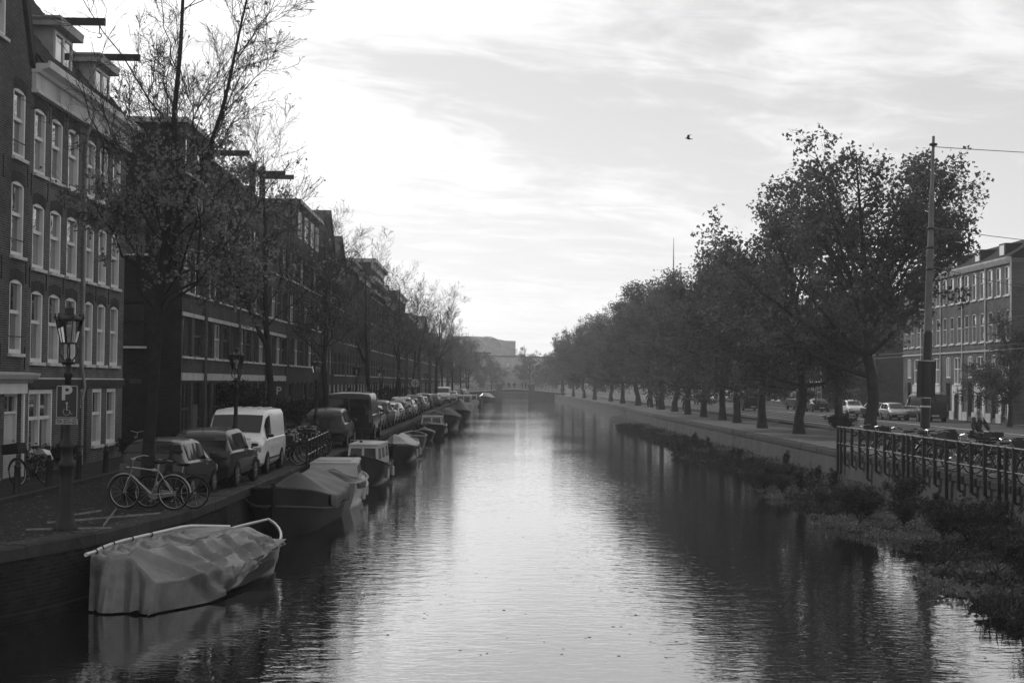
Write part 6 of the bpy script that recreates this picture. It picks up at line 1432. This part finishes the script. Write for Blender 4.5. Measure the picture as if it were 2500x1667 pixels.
    for s in (-1, 1): MB().lathe([(.0, -.006), (.011, 0), (.0, .006)], 6, (s * .032, -.052, 1.715)).build('eye', M_blk, p); MB().lathe([(.0, -.02), (.02, -.008), (.02, .012), (0, .025)], 6, (s * .076, -.13, 1.69)).build('ear', M_skin, p)
    MB().box(-.025, .025, -.056, -.05, 1.638, 1.646).build('mouth', mat('lips', .15, .5), p)
    return p
rider('person', 'fair-haired person in a patterned coat riding with a front crate', (18.15, 52.0, QZ + .02), R_(200), M_coat, M_hair, 1.14, True, True)
rider('person', 'cyclist in dark clothes seen from behind between two plane trunks', (19.6, 141, QZ), R_(0), M_coatD, M_coatD, 1.0, False, False)
rider('person', 'far cyclist in dark clothes under the plane trees', (19.3, 170, QZ), R_(8), M_coatD, M_coatD, 1.0, False, False)
def walker():
    p = thing('person', 'x', 'person'); v = [(0, 0, .95), (0, 0, 1.15), (0, 0, 1.38), (0, 0, 1.52), (0, 0.01, 1.62), (0, 0, 1.74), (.2, 0, 1.42), (.24, -.04, 1.15), (.25, .03, .92), (-.2, 0, 1.42), (-.24, .04, 1.15), (-.25, .1, .92), (.1, 0, .9), (.11, .08, .5), (.11, -.02, .07), (.11, .12, .04), (-.1, 0, .9), (-.11, -.03, .5), (-.11, -.2, .1), (-.11, -.08, .05)]
    e = [(0, 1), (1, 2), (2, 3), (3, 4), (4, 5), (2, 6), (6, 7), (7, 8), (2, 9), (9, 10), (10, 11), (0, 12), (12, 13), (13, 14), (14, 15), (0, 16), (16, 17), (17, 18), (18, 19)]
    q = [.15, .15, .17, .06, .09, .07, .07, .055, .04, .07, .055, .04, .1, .075, .05, .035, .1, .075, .05, .035]; skin_body('body', v, e, q, M_coatD, p)
    skin_body('hair', [(0, -.02, 1.66), (0, -.02, 1.76)], [(0, 1)], [.095, .08], M_dark, p); return p
w0 = walker(); G = 'people on the far bridge'
for k, x in enumerate((6.6, 8.5, 9.3, 9.9, 5.2)):
    lb = ['person walking at the middle of the far bridge', 'person on the far bridge, third from its right pillar', 'person on the far bridge, second from its right pillar', 'person on the far bridge, next to its right pillar', 'person on the far bridge, left of its middle'][k]
    if k == 0: w0.location = (x, BY + 1.2, deck(x)); w0['label'] = lb; w0['group'] = G
    else: dup(w0, (x, BY + 1.2, deck(x)), k * 1.5, lb, G, 1.0)
dup(w0, (18.9, 158, QZ), .3, 'person walking under the plane trees on the right bank', None)
bd = thing('bird', 'dark bird with raised wings flying in the open sky', 'bird', (11.29, 80, 18.12), R_(8))
M_bird = mat('bird_plumage', .012, .8, .3, 10)
mb = MB(); mb.loft([[(x, w * math.cos(a), z + h * math.sin(a)) for a in np.linspace(0, 6.283, 8, endpoint=False)] for x, w, h, z in ((-.25, .004, .003, -.02), (-.22, .02, .02, -.01), (-.18, .035, .032, .0), (-.10, .05, .045, -.03), (.0, .05, .045, -.05), (.06, .035, .03, -.045), (.12, .05, .02, -.05), (.18, .07, .012, -.055))]); mb.build('body', M_bird, bd, smooth=60)
for s, tip in ((1, [(-.05, .04, .0, .15), (-.02, .10, .12, .14), (.0, .16, .20, .13), (.10, .26, .235, .08), (.24, .36, .235, .02)]), (-1, [(-.08, .04, .0, .13), (-.13, .16, .05, .12), (-.18, .34, .09, .05)])):
    mb = MB(); rows = []
    for x, y, z, c in tip: rows.append([(x - c * .5, s * y, z + .006), (x, s * y, z + .014), (x + c * .5, s * y, z), (x, s * y, z - .004)])
    mb.loft(rows); mb.build('wing', M_bird, bd, smooth=50)

# ------------------------------------------------------------------ the hazy air
m = bpy.data.materials.new('haze'); m.use_nodes = True; t = m.node_tree; t.nodes.remove(t.nodes['Principled BSDF'])
pv = t.nodes.new('ShaderNodeVolumePrincipled'); pv.inputs['Color'].default_value = (.92, .92, .92, 1); pv.inputs['Density'].default_value = 0.00038; pv.inputs['Anisotropy'].default_value = 0.45
t.links.new(pv.outputs[0], t.nodes['Material Output'].inputs['Volume'])
o = MB().box(-330, 330, -40, 840, -2.2, 49.5).build('haze', m); tag(o, kind='stuff')
